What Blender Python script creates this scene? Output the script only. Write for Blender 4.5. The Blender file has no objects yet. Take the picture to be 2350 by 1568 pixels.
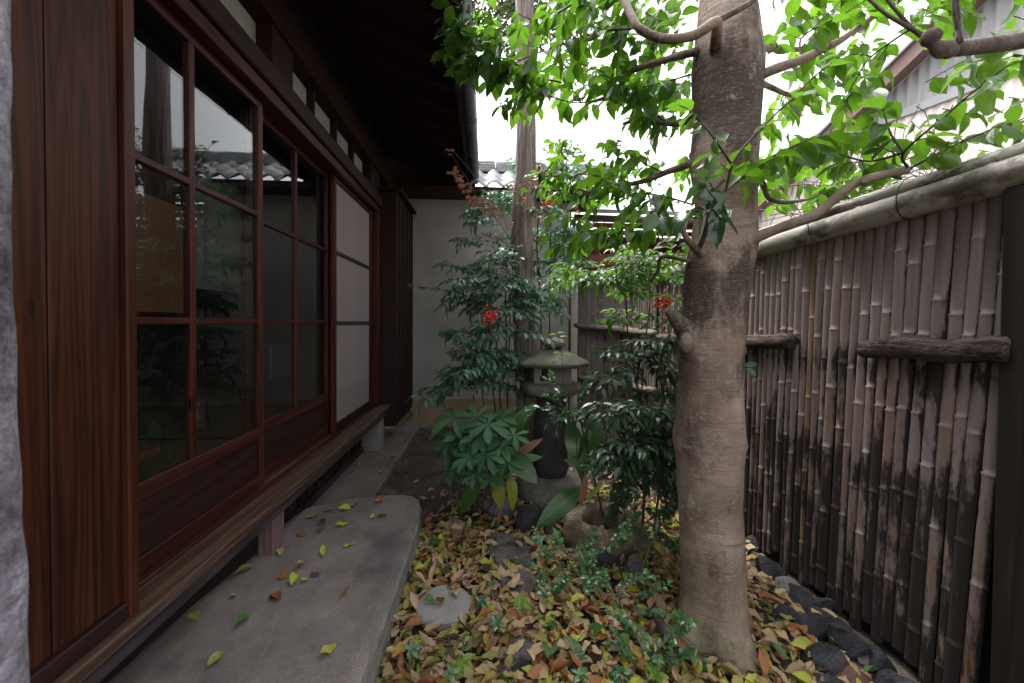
import bpy, math, random
from mathutils import Vector, Matrix, noise
R = math.radians
V = Vector
random.seed(7)
scene = bpy.context.scene
col = scene.collection

# ------------------------------------------------------------------ camera
F = 914.0                       # focal length in units of a 2350-wide picture
YAW, PITCH, ROLL = R(3.88), R(1.0), R(0.4)
CAM = V((0, 0, 1.18))
CY = 758.0
fwd = V((math.sin(YAW) * math.cos(PITCH), math.cos(YAW) * math.cos(PITCH), -math.sin(PITCH)))
r0 = V((math.cos(YAW), -math.sin(YAW), 0))
u0 = r0.cross(fwd)
RT = r0 * math.cos(ROLL) + u0 * math.sin(ROLL)
UP = u0 * math.cos(ROLL) - r0 * math.sin(ROLL)
cd = bpy.data.cameras.new('camera')
cd.sensor_width = 36.0
cd.lens = F / 2350 * 36.0
cd.shift_y = (CY - 784.0) / 2350
cd.clip_start = 0.02
cd.clip_end = 400
cd.dof.use_dof = True
cd.dof.focus_distance = 2.0
cd.dof.aperture_fstop = 7.0
cam = bpy.data.objects.new('camera', cd)
col.objects.link(cam)
M = Matrix((RT, UP, -fwd)).transposed().to_4x4()
M.translation = CAM
cam.matrix_world = M
scene.camera = cam

# ------------------------------------------------------------------ sky, sun, exposure
w = bpy.data.worlds.new('World')
scene.world = w
w.use_nodes = True
nt = w.node_tree
bg = nt.nodes['Background']
sky = nt.nodes.new('ShaderNodeTexSky')
sky.sky_type = 'NISHITA'
sky.sun_disc = False
sky.sun_elevation = R(62)
sky.sun_rotation = R(-35)
sky.air_density = 1.0
sky.dust_density = 6.0
hsv = nt.nodes.new('ShaderNodeHueSaturation')
hsv.inputs['Saturation'].default_value = 0.16
nt.links.new(sky.outputs[0], hsv.inputs['Color'])
nt.links.new(hsv.outputs[0], bg.inputs['Color'])
bg.inputs['Strength'].default_value = 0.15
sd = bpy.data.lights.new('sun', 'SUN')
sd.energy = 1.4
sd.angle = R(30)
sd.color = (1, 0.96, 0.9)
sun = bpy.data.objects.new('sun', sd)
col.objects.link(sun)
az, el = R(-35), R(62)
sdir = V((math.sin(az) * math.cos(el), math.cos(az) * math.cos(el), math.sin(el)))
sun.rotation_euler = sdir.to_track_quat('Z', 'Y').to_euler()
sun.location = (2, 2, 8)
vs = scene.view_settings
vs.view_transform = 'Standard'
vs.look = 'None'
vs.gamma = 1
vs.use_curve_mapping = False
vs.exposure = 2.2

# ------------------------------------------------------------------ picking helpers
def ray(px, py):
    return fwd + RT * ((px - 1175) / F) + UP * ((CY - py) / F)
def at(px, py, d): return CAM + ray(px, py) * d
def on(px, py, axis, val):
    d = ray(px, py)
    return CAM + d * ((val - CAM[axis]) / d[axis])
def ground(px, py, z=0.0): return on(px, py, 2, z)
def proj(p):
    q = p - CAM
    zc = q.dot(fwd)
    if zc <= 0.05: return (-9999, -9999, zc)
    return (1175 + q.dot(RT) / zc * F, CY - q.dot(UP) / zc * F, zc)
def nz(p, s=1.0, o=0.0):
    return noise.noise(V((p[0] * s + o, p[1] * s - o * .7, p[2] * s + o * 1.3)))

# ------------------------------------------------------------------ materials
class NT:
    def __init__(s, name):
        s.m = bpy.data.materials.new(name)
        s.m.use_nodes = True
        s.t = s.m.node_tree
        s.t.nodes.clear()
        s.out = s.t.nodes.new('ShaderNodeOutputMaterial')
    def n(s, typ, ins=None, **kw):
        nd = s.t.nodes.new(typ)
        for k, v in kw.items(): setattr(nd, k, v)
        for k, v in (ins or {}).items():
            sk = nd.inputs[k]
            if isinstance(v, bpy.types.NodeSocket): s.t.links.new(v, sk)
            else: sk.default_value = v
        return nd
    def pos(s): return s.n('ShaderNodeNewGeometry').outputs['Position']
    def map(s, vec, scale=(1, 1, 1), rot=(0, 0, 0), loc=(0, 0, 0)):
        return s.n('ShaderNodeMapping', {'Vector': vec, 'Scale': scale, 'Rotation': rot, 'Location': loc}).outputs[0]
    def noise(s, vec, scale, detail=4, rough=.6, dist=0):
        return s.n('ShaderNodeTexNoise', {'Vector': vec, 'Scale': scale, 'Detail': detail, 'Roughness': rough, 'Distortion': dist}).outputs['Fac']
    def ramp(s, fac, stops):
        nd = s.n('ShaderNodeValToRGB', {'Fac': fac})
        cr = nd.color_ramp
        while len(cr.elements) < len(stops): cr.elements.new(.5)
        for e, (p, c) in zip(cr.elements, stops):
            e.position = p
            e.color = (*c, 1) if not isinstance(c, float) else (c, c, c, 1)
        return nd.outputs['Color']
    def mix(s, f, a, b, mode='MIX'):
        nd = s.n('ShaderNodeMix', data_type='RGBA', blend_type=mode)
        for i, v in ((0, f), (6, a), (7, b)):
            if isinstance(v, bpy.types.NodeSocket): s.t.links.new(v, nd.inputs[i])
            elif i == 0: nd.inputs[0].default_value = v
            else: nd.inputs[i].default_value = (*v, 1)
        return nd.outputs[2]
    def math(s, op, a, b=0.0, clamp=False):
        nd = s.n('ShaderNodeMath', {0: a, 1: b}, operation=op)
        nd.use_clamp = clamp
        return nd.outputs[0]
    def bump(s, h, strength=.5, dist=.01, nrm=None):
        i = {'Height': h, 'Strength': strength, 'Distance': dist}
        if nrm: i['Normal'] = nrm
        return s.n('ShaderNodeBump', i).outputs[0]
    def pbr(s, color, rough=.7, normal=None, spec=.5, **kw):
        i = {'Base Color': color if isinstance(color, bpy.types.NodeSocket) else (*color, 1), 'Roughness': rough, 'Specular IOR Level': spec}
        if normal: i['Normal'] = normal
        i.update(kw)
        return s.n('ShaderNodeBsdfPrincipled', i).outputs[0]
    def done(s, sh):
        s.t.links.new(sh, s.out.inputs['Surface'])
        return s.m
    def sep(s, v): return s.n('ShaderNodeSeparateXYZ', {0: v}).outputs

def wood(name, c1, c2, axis='Z', rough=.5, grain=1.0, wear=None, wearamt=.55, spec=.22):
    t = NT(name)
    rnd = t.n('ShaderNodeObjectInfo').outputs['Random']
    off = t.n('ShaderNodeCombineXYZ', {0: t.math('MULTIPLY', rnd, 7.0), 1: t.math('MULTIPLY', rnd, 3.0), 2: t.math('MULTIPLY', rnd, 5.0)}).outputs[0]
    p = t.n('ShaderNodeVectorMath', {0: t.pos(), 1: off}, operation='ADD').outputs[0]
    lo, hi = .6 * grain, 14 * grain
    sc = {'X': (lo, hi, hi), 'Y': (hi, lo, hi), 'Z': (hi, hi, lo)}[axis]
    v = t.map(p, sc)
    a = t.noise(v, 1.2, 5, .65, .6)
    fine = t.noise(v, 9.0, 3, .7)
    rings = t.math('FRACT', t.math('MULTIPLY', t.noise(v, .55, 2, .4, .3), 9.0))
    tri = t.math('ABSOLUTE', t.math('SUBTRACT', rings, .5))
    f = t.math('ADD', t.math('MULTIPLY', a, .45), t.math('ADD', t.math('MULTIPLY', fine, .3), t.math('MULTIPLY', tri, .55)))
    c = t.mix(t.ramp(f, [(.3, 0.0), (.75, 1.0)]), c1, c2)
    big = t.noise(p, 2.2, 3)
    c = t.mix(t.math('MULTIPLY', big, .3), c, tuple(x * .6 for x in c1))
    if wear:
        wn = t.noise(t.map(p, tuple(x * .5 for x in sc)), 2.0, 6, .75)
        c = t.mix(t.ramp(wn, [(wearamt, 0.0), (wearamt + .12, 1.0)]), c, wear)
    kn = t.n('ShaderNodeTexVoronoi', {'Vector': t.map(p, (5, 5, 2)), 'Scale': 1.0, 'Randomness': 1.0}).outputs['Distance']
    c = t.mix(t.ramp(kn, [(.03, 1.0), (.06, 0.0)]), c, tuple(x * .3 for x in c1))
    rg = t.math('ADD', t.math('MULTIPLY', a, .3), rough - .12)
    return t.done(t.pbr(c, rg, t.bump(f, .35, .004), spec))

def stone(name, cols, scale=3.0, rough=.85, bump=.5, moss=None, mossamt=.55, speck=0.35, dist=.01):
    t = NT(name)
    p = t.pos()
    a = t.noise(p, scale, 6, .65)
    c = t.ramp(a, [(.3 + .4 * i / max(1, len(cols) - 1), cc) for i, cc in enumerate(cols)])
    s = t.noise(p, 110, 2, .8)
    c = t.mix(speck, c, t.ramp(s, [(.35, 0.12), (.62, .75)]), 'OVERLAY')
    if moss:
        mn = t.noise(p, 5.5, 6, .7)
        nrm = t.sep(t.n('ShaderNodeNewGeometry').outputs['Normal'])[2]
        mf = t.math('MULTIPLY', t.ramp(mn, [(mossamt, 0.0), (mossamt + .16, 1.0)]), t.ramp(nrm, [(.0, 0.0), (.5, 1.0)]))
        c = t.mix(mf, c, moss)
    h = t.math('ADD', t.noise(p, 22, 6, .75), t.math('MULTIPLY', s, .35))
    return t.done(t.pbr(c, rough, t.bump(h, bump, dist), .3))

def leafmat(name, cols, trans, tf=.4, rough=.35, rib=(.35, .45, .2), ribf=.35, spec=.5, spots=None):
    t = NT(name)
    ri = t.n('ShaderNodeNewGeometry').outputs['Random Per Island']
    ro = t.n('ShaderNodeObjectInfo').outputs['Random']
    f = t.math('FRACT', t.math('ADD', t.math('MULTIPLY', ri, 3.7), t.math('MULTIPLY', ro, 5.3)))
    c = t.ramp(f, [(i / max(1, len(cols) - 1), cc) for i, cc in enumerate(cols)])
    p = t.pos()
    c = t.mix(t.math('MULTIPLY', t.noise(p, 60, 3), .35), c, tuple(x * .5 for x in cols[0]))
    uv = t.sep(t.n('ShaderNodeUVMap').outputs[0])
    du = t.math('ABSOLUTE', t.math('SUBTRACT', uv[0], .5))
    # side veins run obliquely from the midrib
    vv = t.math('FRACT', t.math('MULTIPLY', t.math('SUBTRACT', uv[1], t.math('MULTIPLY', du, .55)), 8.0))
    vein = t.math('MULTIPLY', t.ramp(t.math('ABSOLUTE', t.math('SUBTRACT', vv, .5)), [(.0, 1.0), (.09, 0.0)]), .35)
    rb = t.math('MAXIMUM', t.ramp(du, [(.01, 1.0), (.045, 0.0)]), vein)
    c = t.mix(t.math('MULTIPLY', rb, ribf), c, rib)
    if spots:
        sn = t.noise(p, 45, 4, .8)
        c = t.mix(t.ramp(sn, [(.56, 0.0), (.66, 1.0)]), c, spots)
    b = t.bump(t.math('ADD', t.noise(p, 90, 3), t.math('MULTIPLY', rb, -.6)), .25, .002)
    d = t.pbr(c, rough, b, spec)
    tc = t.mix(1.0, c, trans, 'MULTIPLY')
    tl = t.n('ShaderNodeBsdfTranslucent', {'Color': t.mix(.75, c, trans)}).outputs[0]
    return t.done(t.n('ShaderNodeMixShader', {0: tf, 1: d, 2: tl}).outputs[0])

MT = {}
MT['wood_board'] = wood('reddish cedar boards', (.015, .0038, .0025), (.090, .024, .010), 'Z', .48, 2.0)
MT['wood_frame_v'] = wood('red brown door wood upright', (.024, .0055, .0038), (.098, .026, .013), 'Z', .4)
MT['wood_frame_h'] = wood('red brown door wood lengthwise', (.030, .008, .007), (.085, .024, .016), 'Y', .4)
MT['wood_panel'] = wood('dark kick board wood', (.017, .007, .007), (.042, .0165, .0155), 'Y', .5, .8)
MT['wood_sill'] = wood('worn sill wood', (.030, .016, .013), (.15, .085, .052), 'Y', .65, 1, (.13, .105, .11), .5)
MT['wood_fascia'] = wood('grey weathered beam wood', (.018, .013, .014), (.075, .056, .058), 'Y', .75, 1, (.12, .10, .108), .56)
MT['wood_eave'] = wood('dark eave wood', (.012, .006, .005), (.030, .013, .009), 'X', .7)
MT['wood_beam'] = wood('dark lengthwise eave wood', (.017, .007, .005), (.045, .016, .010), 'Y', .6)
MT['wood_neighbour'] = wood('neighbour brown wood', (.10, .035, .025), (.22, .085, .06), 'X', .6)
MT['wood_pale'] = wood('pinkish post wood', (.12, .07, .065), (.22, .14, .13), 'Z', .6)
MT['wood_post'] = wood('rough black fence post', (.007, .005, .0045), (.020, .015, .012), 'Z', .85, 1, (.05, .035, .026), .64)
MT['rail_wood'] = wood('rotten round rail wood', (.035, .025, .022), (.14, .11, .10), 'Y', .9, 1.6, (.035, .03, .028), .5)
MT['rail_far'] = wood('mossy far rail wood', (.10, .085, .06), (.27, .23, .18), 'Y', .9, 1.2, (.06, .055, .04), .52)
MT['concrete'] = stone('yard concrete', [(.10, .080, .072), (.165, .137, .125), (.22, .187, .17)], 2.2, .9, .4, (.13, .13, .09), .6, .3)
MT['slab'] = stone('grey stepping slab', [(.11, .098, .10), (.19, .168, .158), (.28, .245, .215)], 2.6, .68, .35, None, .5, .22, .006)
MT['slab_side'] = stone('slab side', [(.12, .125, .11), (.21, .2, .18), (.27, .27, .24)], 5, .85, .8, (.14, .2, .15), .5, .3)
MT['stone_grey'] = stone('grey garden stone', [(.06, .056, .064), (.13, .118, .118), (.21, .19, .175)], 7, .85, .9, (.09, .10, .05), .6, .45, .015)
MT['stone_dark'] = stone('dark garden rock', [(.014, .014, .019), (.034, .033, .042), (.085, .08, .085)], 9, .7, 1.0, None, .5, .45, .02)
MT['stone_pale'] = stone('pale round stone', [(.17, .16, .15), (.25, .235, .215), (.31, .29, .27)], 4, .9, .25, None, .66, .2)
MT['stone_lantern'] = stone('lantern granite', [(.12, .108, .10), (.21, .19, .175), (.30, .275, .245)], 6, .95, .9, (.10, .115, .05), .62, .6, .01)
MT['stone_moss'] = stone('mossy lantern roof', [(.07, .066, .055), (.135, .125, .105), (.20, .185, .155)], 9, .95, 1.0, (.10, .115, .04), .50, .65, .012)
MT['stone_shaft'] = stone('dark lantern shaft', [(.035, .033, .038), (.07, .065, .07), (.11, .10, .10)], 8, .95, 1.0, None, .5, .5, .012)
MT['stone_basin'] = stone('brown basin stone', [(.11, .082, .06), (.23, .18, .13), (.40, .33, .26)], 9, .95, 1.0, (.09, .10, .045), .55, .65, .015)
MT['rock_red'] = stone('red brown wall rock', [(.06, .03, .028), (.12, .06, .05), (.16, .1, .09)], 9, .9, .9, None, .5, .4, .015)

def mk_slab():
    t = NT('old grey step stone')
    p = t.pos()
    c = t.ramp(t.noise(p, 2.6, 7, .68), [(.32, (.10, .082, .084)), (.47, (.19, .160, .150)), (.6, (.25, .212, .190)), (.72, (.34, .295, .26))])
    sp = t.noise(p, 170, 2, .8)
    c = t.mix(.30, c, t.ramp(sp, [(.38, .15), (.62, .72)]), 'OVERLAY')
    dp = t.noise(p, 1.1, 5, .7, .6)
    c = t.mix(t.ramp(dp, [(.48, 0.0), (.62, .6)]), c, (.095, .080, .088))
    pt = t.noise(p, 9, 5, .8)
    c = t.mix(t.ramp(pt, [(.60, 0.0), (.72, .4)]), c, (.16, .10, .08))
    xy = t.sep(t.map(p, (1, 1, 1), rot=(0, 0, R(-14))))
    ln = t.math('ABSOLUTE', t.math('ADD', xy[0], t.math('ADD', t.math('MULTIPLY', t.noise(p, 7, 3), .03), .34)))
    c = t.mix(t.ramp(ln, [(.0015, .22), (.005, 0.0)]), c, (.34, .25, .21))
    h = t.math('ADD', t.math('MULTIPLY', sp, .5), t.noise(p, 28, 6, .75))
    return t.done(t.pbr(c, .62, t.bump(h, .5, .006), .4))
MT['slab'] = mk_slab()
def mk_soil():
    t = NT('damp soil')
    p = t.pos()
    c = t.ramp(t.noise(p, 4, 6, .7), [(.3, (.045, .034, .028)), (.55, (.10, .078, .065)), (.7, (.15, .125, .10))])
    c = t.mix(.4, c, t.ramp(t.noise(p, 80, 3, .8), [(.3, .1), (.65, .8)]), 'OVERLAY')
    h = t.math('ADD', t.noise(p, 14, 6, .75), t.math('MULTIPLY', t.noise(p, 130, 2), .3))
    return t.done(t.pbr(c, .95, t.bump(h, .9, .02), .2))
MT['soil'] = mk_soil()

def mk_stucco():
    t = NT('rough grey stucco')
    p = t.pos()
    c = t.ramp(t.noise(p, 1.4, 5, .6), [(.3, (.44, .42, .40)), (.6, (.58, .555, .53)), (.75, (.64, .61, .57))])
    st = t.noise(t.map(p, (1.6, 1, 1.0)), 1.5, 5, .7)
    c = t.mix(t.ramp(st, [(.5, 0.0), (.75, .5)]), c, (.28, .26, .235))
    h = t.noise(p, 75, 4, .7)
    pit = t.n('ShaderNodeTexVoronoi', {'Vector': p, 'Scale': 95.0}).outputs['Distance']
    h2 = t.math('ADD', h, t.math('MULTIPLY', t.ramp(pit, [(.1, 0.0), (.4, 1.0)]), .6))
    c = t.mix(t.ramp(h, [(.33, .5), (.45, 0.0)]), c, (.17, .165, .155))
    return t.done(t.pbr(c, .95, t.bump(h2, 1.0, .03), .2))
MT['stucco'] = mk_stucco()
MT['base_wall'] = stone('ochre wall base', [(.24, .18, .12), (.33, .25, .165), (.36, .29, .2)], 2, .95, .3, None, .5, .25)
MT['plaster'] = stone('transom plaster', [(.28, .29, .27), (.35, .355, .33), (.38, .38, .36)], 2, .95, .2, None, .5, .15)

def mk_screen():
    t = NT('pale door screen')
    p = t.pos()
    s = t.sep(p)
    fold = t.noise(t.map(p, (1, 14, .3)), 1.4, 2)
    c = t.mix(fold, (.24, .195, .20), (.32, .265, .27))
    c = t.mix(t.math('GREATER_THAN', s[2], .70), t.mix(.5, c, (.20, .165, .17)), c)
    wv = t.noise(t.map(p, (400, 400, 400)), 1.0, 1)
    c = t.mix(t.math('MULTIPLY', wv, .25), c, (.2, .16, .15))
    return t.done(t.pbr(c, .8, t.bump(wv, .2, .001), .3))
MT['screen'] = mk_screen()

def mk_glass():
    t = NT('old window glass')
    p = t.pos()
    b = t.bump(t.noise(p, 2.5, 1), .03, .02)
    g = t.n('ShaderNodeNewGeometry').outputs
    dt = t.n('ShaderNodeVectorMath', {0: g['Incoming'], 1: g['Normal']}, operation='DOT_PRODUCT').outputs['Value']
    fr = t.math('POWER', t.math('SUBTRACT', 1.0, t.math('ABSOLUTE', dt), True), 5.0)
    fr = t.math('ADD', t.math('MULTIPLY', fr, .95), .045, True)
    tr = t.n('ShaderNodeBsdfTransparent', {'Color': (.82, .86, .86, 1)}).outputs[0]
    gl = t.n('ShaderNodeBsdfGlossy', {'Color': (1, 1, 1, 1), 'Roughness': .0, 'Normal': b}).outputs[0]
    m1 = t.n('ShaderNodeMixShader', {0: fr, 1: tr, 2: gl}).outputs[0]
    dust = t.n('ShaderNodeBsdfDiffuse', {'Color': (.5, .5, .5, 1)}).outputs[0]
    dn = t.math('MULTIPLY', t.ramp(t.noise(t.map(p, (6, 6, 3)), 4, 4, .6), [(.3, 0.2), (.8, 1.0)]), .003)
    return t.done(t.n('ShaderNodeMixShader', {0: dn, 1: m1, 2: dust}).outputs[0])
MT['glass'] = mk_glass()

def mk_bark():
    t = NT('smooth grey brown bark')
    p = t.pos()
    z = t.sep(p)[2]
    c = t.ramp(t.noise(p, 3.6, 6, .6, .4), [(.30, (.10, .066, .050)), (.44, (.205, .148, .115)), (.58, (.30, .228, .185)), (.7, (.41, .325, .275))])
    # dark algae stains under the old branch scars and round the crown fork
    def band(c0, w): return t.math('SUBTRACT', 1.0, t.math('DIVIDE', t.math('ABSOLUTE', t.math('SUBTRACT', z, c0)), w), True)
    dk = t.noise(t.map(p, (1, 1, .45), loc=(3, 1, 2.2)), 5.0, 6, .72)
    st = t.math('ADD', dk, t.math('MULTIPLY', t.math('ADD', band(1.33, .22), band(2.05, .22)), .17))
    c = t.mix(t.ramp(st, [(.52, 0.0), (.64, .88)]), c, (.045, .030, .025))
    fl = t.noise(t.map(p, (1, 1, 3.0)), 60, 4, .8)
    c = t.mix(t.ramp(fl, [(.54, 0.0), (.64, .4)]), c, (.44, .38, .33))
    ck = t.n('ShaderNodeTexVoronoi', {'Vector': t.map(p, (28, 28, 95)), 'Scale': 1.0}).outputs['Distance']
    c = t.mix(t.ramp(ck, [(.08, .75), (.16, 0.0)]), c, (.06, .042, .034))
    li = t.noise(p, 11, 5, .75)
    c = t.mix(t.ramp(li, [(.60, 0.0), (.66, .55)]), c, (.40, .385, .34))
    gn = t.noise(p, 3.1, 5, .7)
    low = t.math('SUBTRACT', 1.0, t.math('DIVIDE', z, .35), True)
    c = t.mix(t.math('MULTIPLY', t.math('ADD', low, .1), gn), c, (.13, .125, .06))
    wv = t.noise(t.map(p, (4, 4, 60)), 1.0, 5, .65, .6)
    c = t.mix(t.ramp(wv, [(.30, .6), (.40, 0.0)]), c, (.10, .07, .055))
    vt = t.noise(t.map(p, (55, 55, 5)), 1.0, 4, .7)
    h = t.math('ADD', t.math('MULTIPLY', wv, 1.0), t.math('ADD', t.math('MULTIPLY', t.noise(p, 60, 5, .75), .6), t.math('MULTIPLY', vt, .5)))
    return t.done(t.pbr(c, .8, t.bump(h, .8, .007), .3))
MT['bark'] = mk_bark()

def mk_cedar():
    t = NT('shaggy cedar bark')
    p = t.pos()
    a = t.noise(t.map(p, (38, 38, 2.2)), 1.3, 6, .7, .8)
    c = t.ramp(a, [(.3, (.075, .05, .045)), (.45, (.20, .15, .14)), (.6, (.34, .28, .26)), (.72, (.48, .43, .41))])
    h = t.math('ADD', a, t.math('MULTIPLY', t.noise(t.map(p, (80, 80, 8)), 1.5, 4), .4))
    return t.done(t.pbr(c, .9, t.bump(h, 1.0, .015), .2))
MT['cedar'] = mk_cedar()
MT['branch'] = stone('grey branch bark', [(.05, .036, .03), (.12, .095, .08), (.21, .18, .155)], 16, .85, .9, None, .5, .4, .004)
MT['twig'] = stone('dark twig bark', [(.025, .02, .016), (.055, .04, .03), (.09, .07, .05)], 30, .8, .3, None, .5, .2, .002)
MT['pale_trunk'] = stone('pale mottled trunk bark', [(.05, .044, .055), (.20, .185, .22), (.40, .38, .45)], 9, .85, .9, None, .5, .4, .006)

def mk_cane(name, tan, amt):
    t = NT(name)
    p = t.pos()
    s = t.sep(p)
    rnd = t.n('ShaderNodeObjectInfo').outputs['Random']
    base = t.ramp(rnd, [(0.0, (.15, .11, .108)), (.35, (.27, .215, .22)), (.62, (.21, .168, .175)), (.84, (.24, .19, .19)), (.93, tan), (1.0, (.28, .23, .235))])
    st = t.noise(t.map(p, (22, 55, 1.6)), 1.3, 5, .65)
    c = t.mix(t.ramp(st, [(.3, .5), (.62, 0.0)]), base, (.14, .105, .09))
    cof = t.n('ShaderNodeCombineXYZ', {0: t.math('MULTIPLY', rnd, 2.0), 1: t.math('MULTIPLY', rnd, 1.4), 2: t.math('MULTIPLY', rnd, .9)}).outputs[0]
    pc = t.n('ShaderNodeVectorMath', {0: p, 1: cof}, operation='ADD').outputs[0]
    low = t.noise(t.map(pc, (3, 6, 2.0)), 1.3, 5, .7)
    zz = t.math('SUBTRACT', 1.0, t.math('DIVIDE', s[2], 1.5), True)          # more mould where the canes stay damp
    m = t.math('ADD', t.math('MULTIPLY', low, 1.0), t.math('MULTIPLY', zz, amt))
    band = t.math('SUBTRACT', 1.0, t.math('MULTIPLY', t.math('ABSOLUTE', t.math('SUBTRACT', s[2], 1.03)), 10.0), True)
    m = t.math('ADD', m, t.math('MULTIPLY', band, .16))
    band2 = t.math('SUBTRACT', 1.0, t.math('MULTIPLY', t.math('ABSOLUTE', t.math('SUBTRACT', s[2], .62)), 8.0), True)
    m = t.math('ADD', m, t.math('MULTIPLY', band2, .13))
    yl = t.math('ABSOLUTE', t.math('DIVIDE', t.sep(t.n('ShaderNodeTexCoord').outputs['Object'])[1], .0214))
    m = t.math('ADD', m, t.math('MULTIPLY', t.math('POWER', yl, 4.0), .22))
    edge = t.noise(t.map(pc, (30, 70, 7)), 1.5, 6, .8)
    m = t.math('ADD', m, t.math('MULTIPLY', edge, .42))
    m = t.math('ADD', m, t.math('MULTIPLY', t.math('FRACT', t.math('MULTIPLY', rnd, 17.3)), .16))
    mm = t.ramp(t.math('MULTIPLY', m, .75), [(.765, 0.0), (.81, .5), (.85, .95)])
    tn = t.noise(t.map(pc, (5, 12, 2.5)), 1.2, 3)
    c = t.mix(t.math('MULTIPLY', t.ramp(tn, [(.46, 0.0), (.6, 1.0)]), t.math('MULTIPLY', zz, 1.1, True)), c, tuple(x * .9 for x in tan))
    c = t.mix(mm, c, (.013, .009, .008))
    h = t.math('SUBTRACT', st, t.math('MULTIPLY', mm, .4))
    return t.done(t.pbr(c, t.math('ADD', t.math('MULTIPLY', mm, .35), .5), t.bump(h, .4, .003), .4))
MT['cane'] = mk_cane('weathered split bamboo', (.22, .13, .075), .40)
MT['cane_far'] = mk_cane('paler split bamboo', (.40, .35, .31), .10)
MT['pole'] = None
def mk_pole():
    t = NT('weathered bamboo pole')
    p = t.pos()
    c = t.ramp(t.noise(t.map(p, (9, 1.2, 9)), 1.5, 5, .65), [(.3, (.15, .125, .105)), (.5, (.36, .33, .30)), (.75, (.50, .47, .43))])
    dk = t.noise(t.map(p, (4, 2.5, 4)), 1.6, 5, .75)
    c = t.mix(t.ramp(dk, [(.50, 0.0), (.60, .9)]), c, (.06, .045, .036))
    return t.done(t.pbr(c, .55, t.bump(dk, .3, .004), .4))
MT['pole'] = mk_pole()
def mk_corr(name, a, b):
    t = NT(name)
    p = t.pos()
    c = t.mix(t.noise(t.map(p, (3, 3, .6)), 1.4, 5, .7), a, b)
    return t.done(t.pbr(c, .6, None, .4))
MT['corr_grey'] = mk_corr('grey corrugated sheet', (.25, .245, .25), (.42, .41, .42))
MT['corr_pink'] = mk_corr('pale pink corrugated sheet', (.74, .64, .60), (.84, .76, .73))
MT['paint_brown'] = mk_corr('brown painted boards', (.16, .10, .085), (.24, .155, .135))
MT['metal'] = mk_corr('grey flashing', (.25, .26, .28), (.36, .37, .38))
MT['gutter'] = mk_corr('grey plastic gutter', (.07, .068, .08), (.13, .125, .145))
MT['tile'] = stone('silver roof tile', [(.13, .13, .14), (.21, .21, .22), (.30, .30, .31)], 5, .45, .3, None, .5, .3)
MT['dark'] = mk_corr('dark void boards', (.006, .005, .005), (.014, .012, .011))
MT['pipe'] = mk_corr('dark drain pipe', (.05, .035, .03), (.09, .06, .05))
MT['wire'] = mk_corr('thin dark wire', (.03, .03, .03), (.06, .06, .06))
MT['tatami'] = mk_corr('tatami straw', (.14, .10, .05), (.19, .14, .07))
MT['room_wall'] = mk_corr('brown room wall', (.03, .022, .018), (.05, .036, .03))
MT['paper'] = mk_corr('screen paper', (.17, .165, .145), (.22, .21, .18))
MT['orange_brown'] = mk_corr('orange brown panel', (.15, .055, .02), (.22, .085, .032))

MT['leaf_tree'] = leafmat('glossy tree leaf', [(.014, .050, .012), (.022, .070, .012), (.036, .092, .014), (.060, .115, .016), (.11, .15, .02)], (.19, .44, .02), .40, .22, (.12, .2, .05), .5)
MT['leaf_dark'] = leafmat('dark glossy leaf', [(.018, .045, .022), (.026, .060, .028)], (.12, .25, .05), .2, .18, (.12, .2, .1), .3, .65)
MT['leaf_nandina'] = leafmat('blue green leaflet', [(.055, .13, .085), (.09, .19, .125), (.12, .23, .145)], (.20, .42, .2), .25, .35, (.2, .3, .15), .4)
MT['leaf_nandina_bright'] = leafmat('bright green leaflet', [(.05, .13, .022), (.08, .18, .03), (.10, .20, .035)], (.24, .50, .06), .38, .35, (.3, .42, .15), .4)
MT['leaf_nandina_dark'] = leafmat('dark green leaflet', [(.020, .055, .026), (.034, .08, .038), (.055, .10, .05)], (.10, .20, .05), .2, .25, (.2, .28, .15), .3, .6)
MT['leaf_whorl'] = leafmat('broad matt leaf', [(.035, .105, .048), (.05, .13, .06)], (.12, .32, .08), .22, .55, (.16, .26, .13), .5, .25)
MT['leaf_blade'] = leafmat('long green blade', [(.030, .085, .020), (.045, .11, .025)], (.16, .36, .05), .25, .32, (.12, .24, .06), .5)
MT['leaf_yellow'] = leafmat('yellowing blade', [(.22, .26, .03), (.30, .29, .04)], (.4, .42, .06), .25, .35, (.12, .22, .05), .8, spots=(.13, .18, .03))
MT['leaf_dry'] = leafmat('dry brown blade', [(.22, .10, .06), (.27, .13, .08)], (.35, .15, .08), .2, .6, (.12, .06, .04), .5)
MT['leaf_small'] = leafmat('small evergreen leaf', [(.040, .11, .042), (.060, .145, .055), (.075, .17, .06)], (.16, .38, .08), .22, .22, (.2, .34, .15), .4, .6)
MT['leaf_lime'] = leafmat('fresh lime leaf', [(.14, .28, .03), (.18, .33, .04)], (.38, .62, .06), .4, .4)
MT['leaf_maple'] = leafmat('dry maple leaf', [(.30, .10, .05), (.34, .19, .13), (.40, .14, .06)], (.6, .25, .12), .35, .6, (.2, .1, .06), .3)
MT['leaf_conifer'] = leafmat('distant needle foliage', [(.03, .06, .025), (.05, .085, .03), (.10, .07, .03)], (.1, .18, .05), .25, .6)
LIT = []
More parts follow.
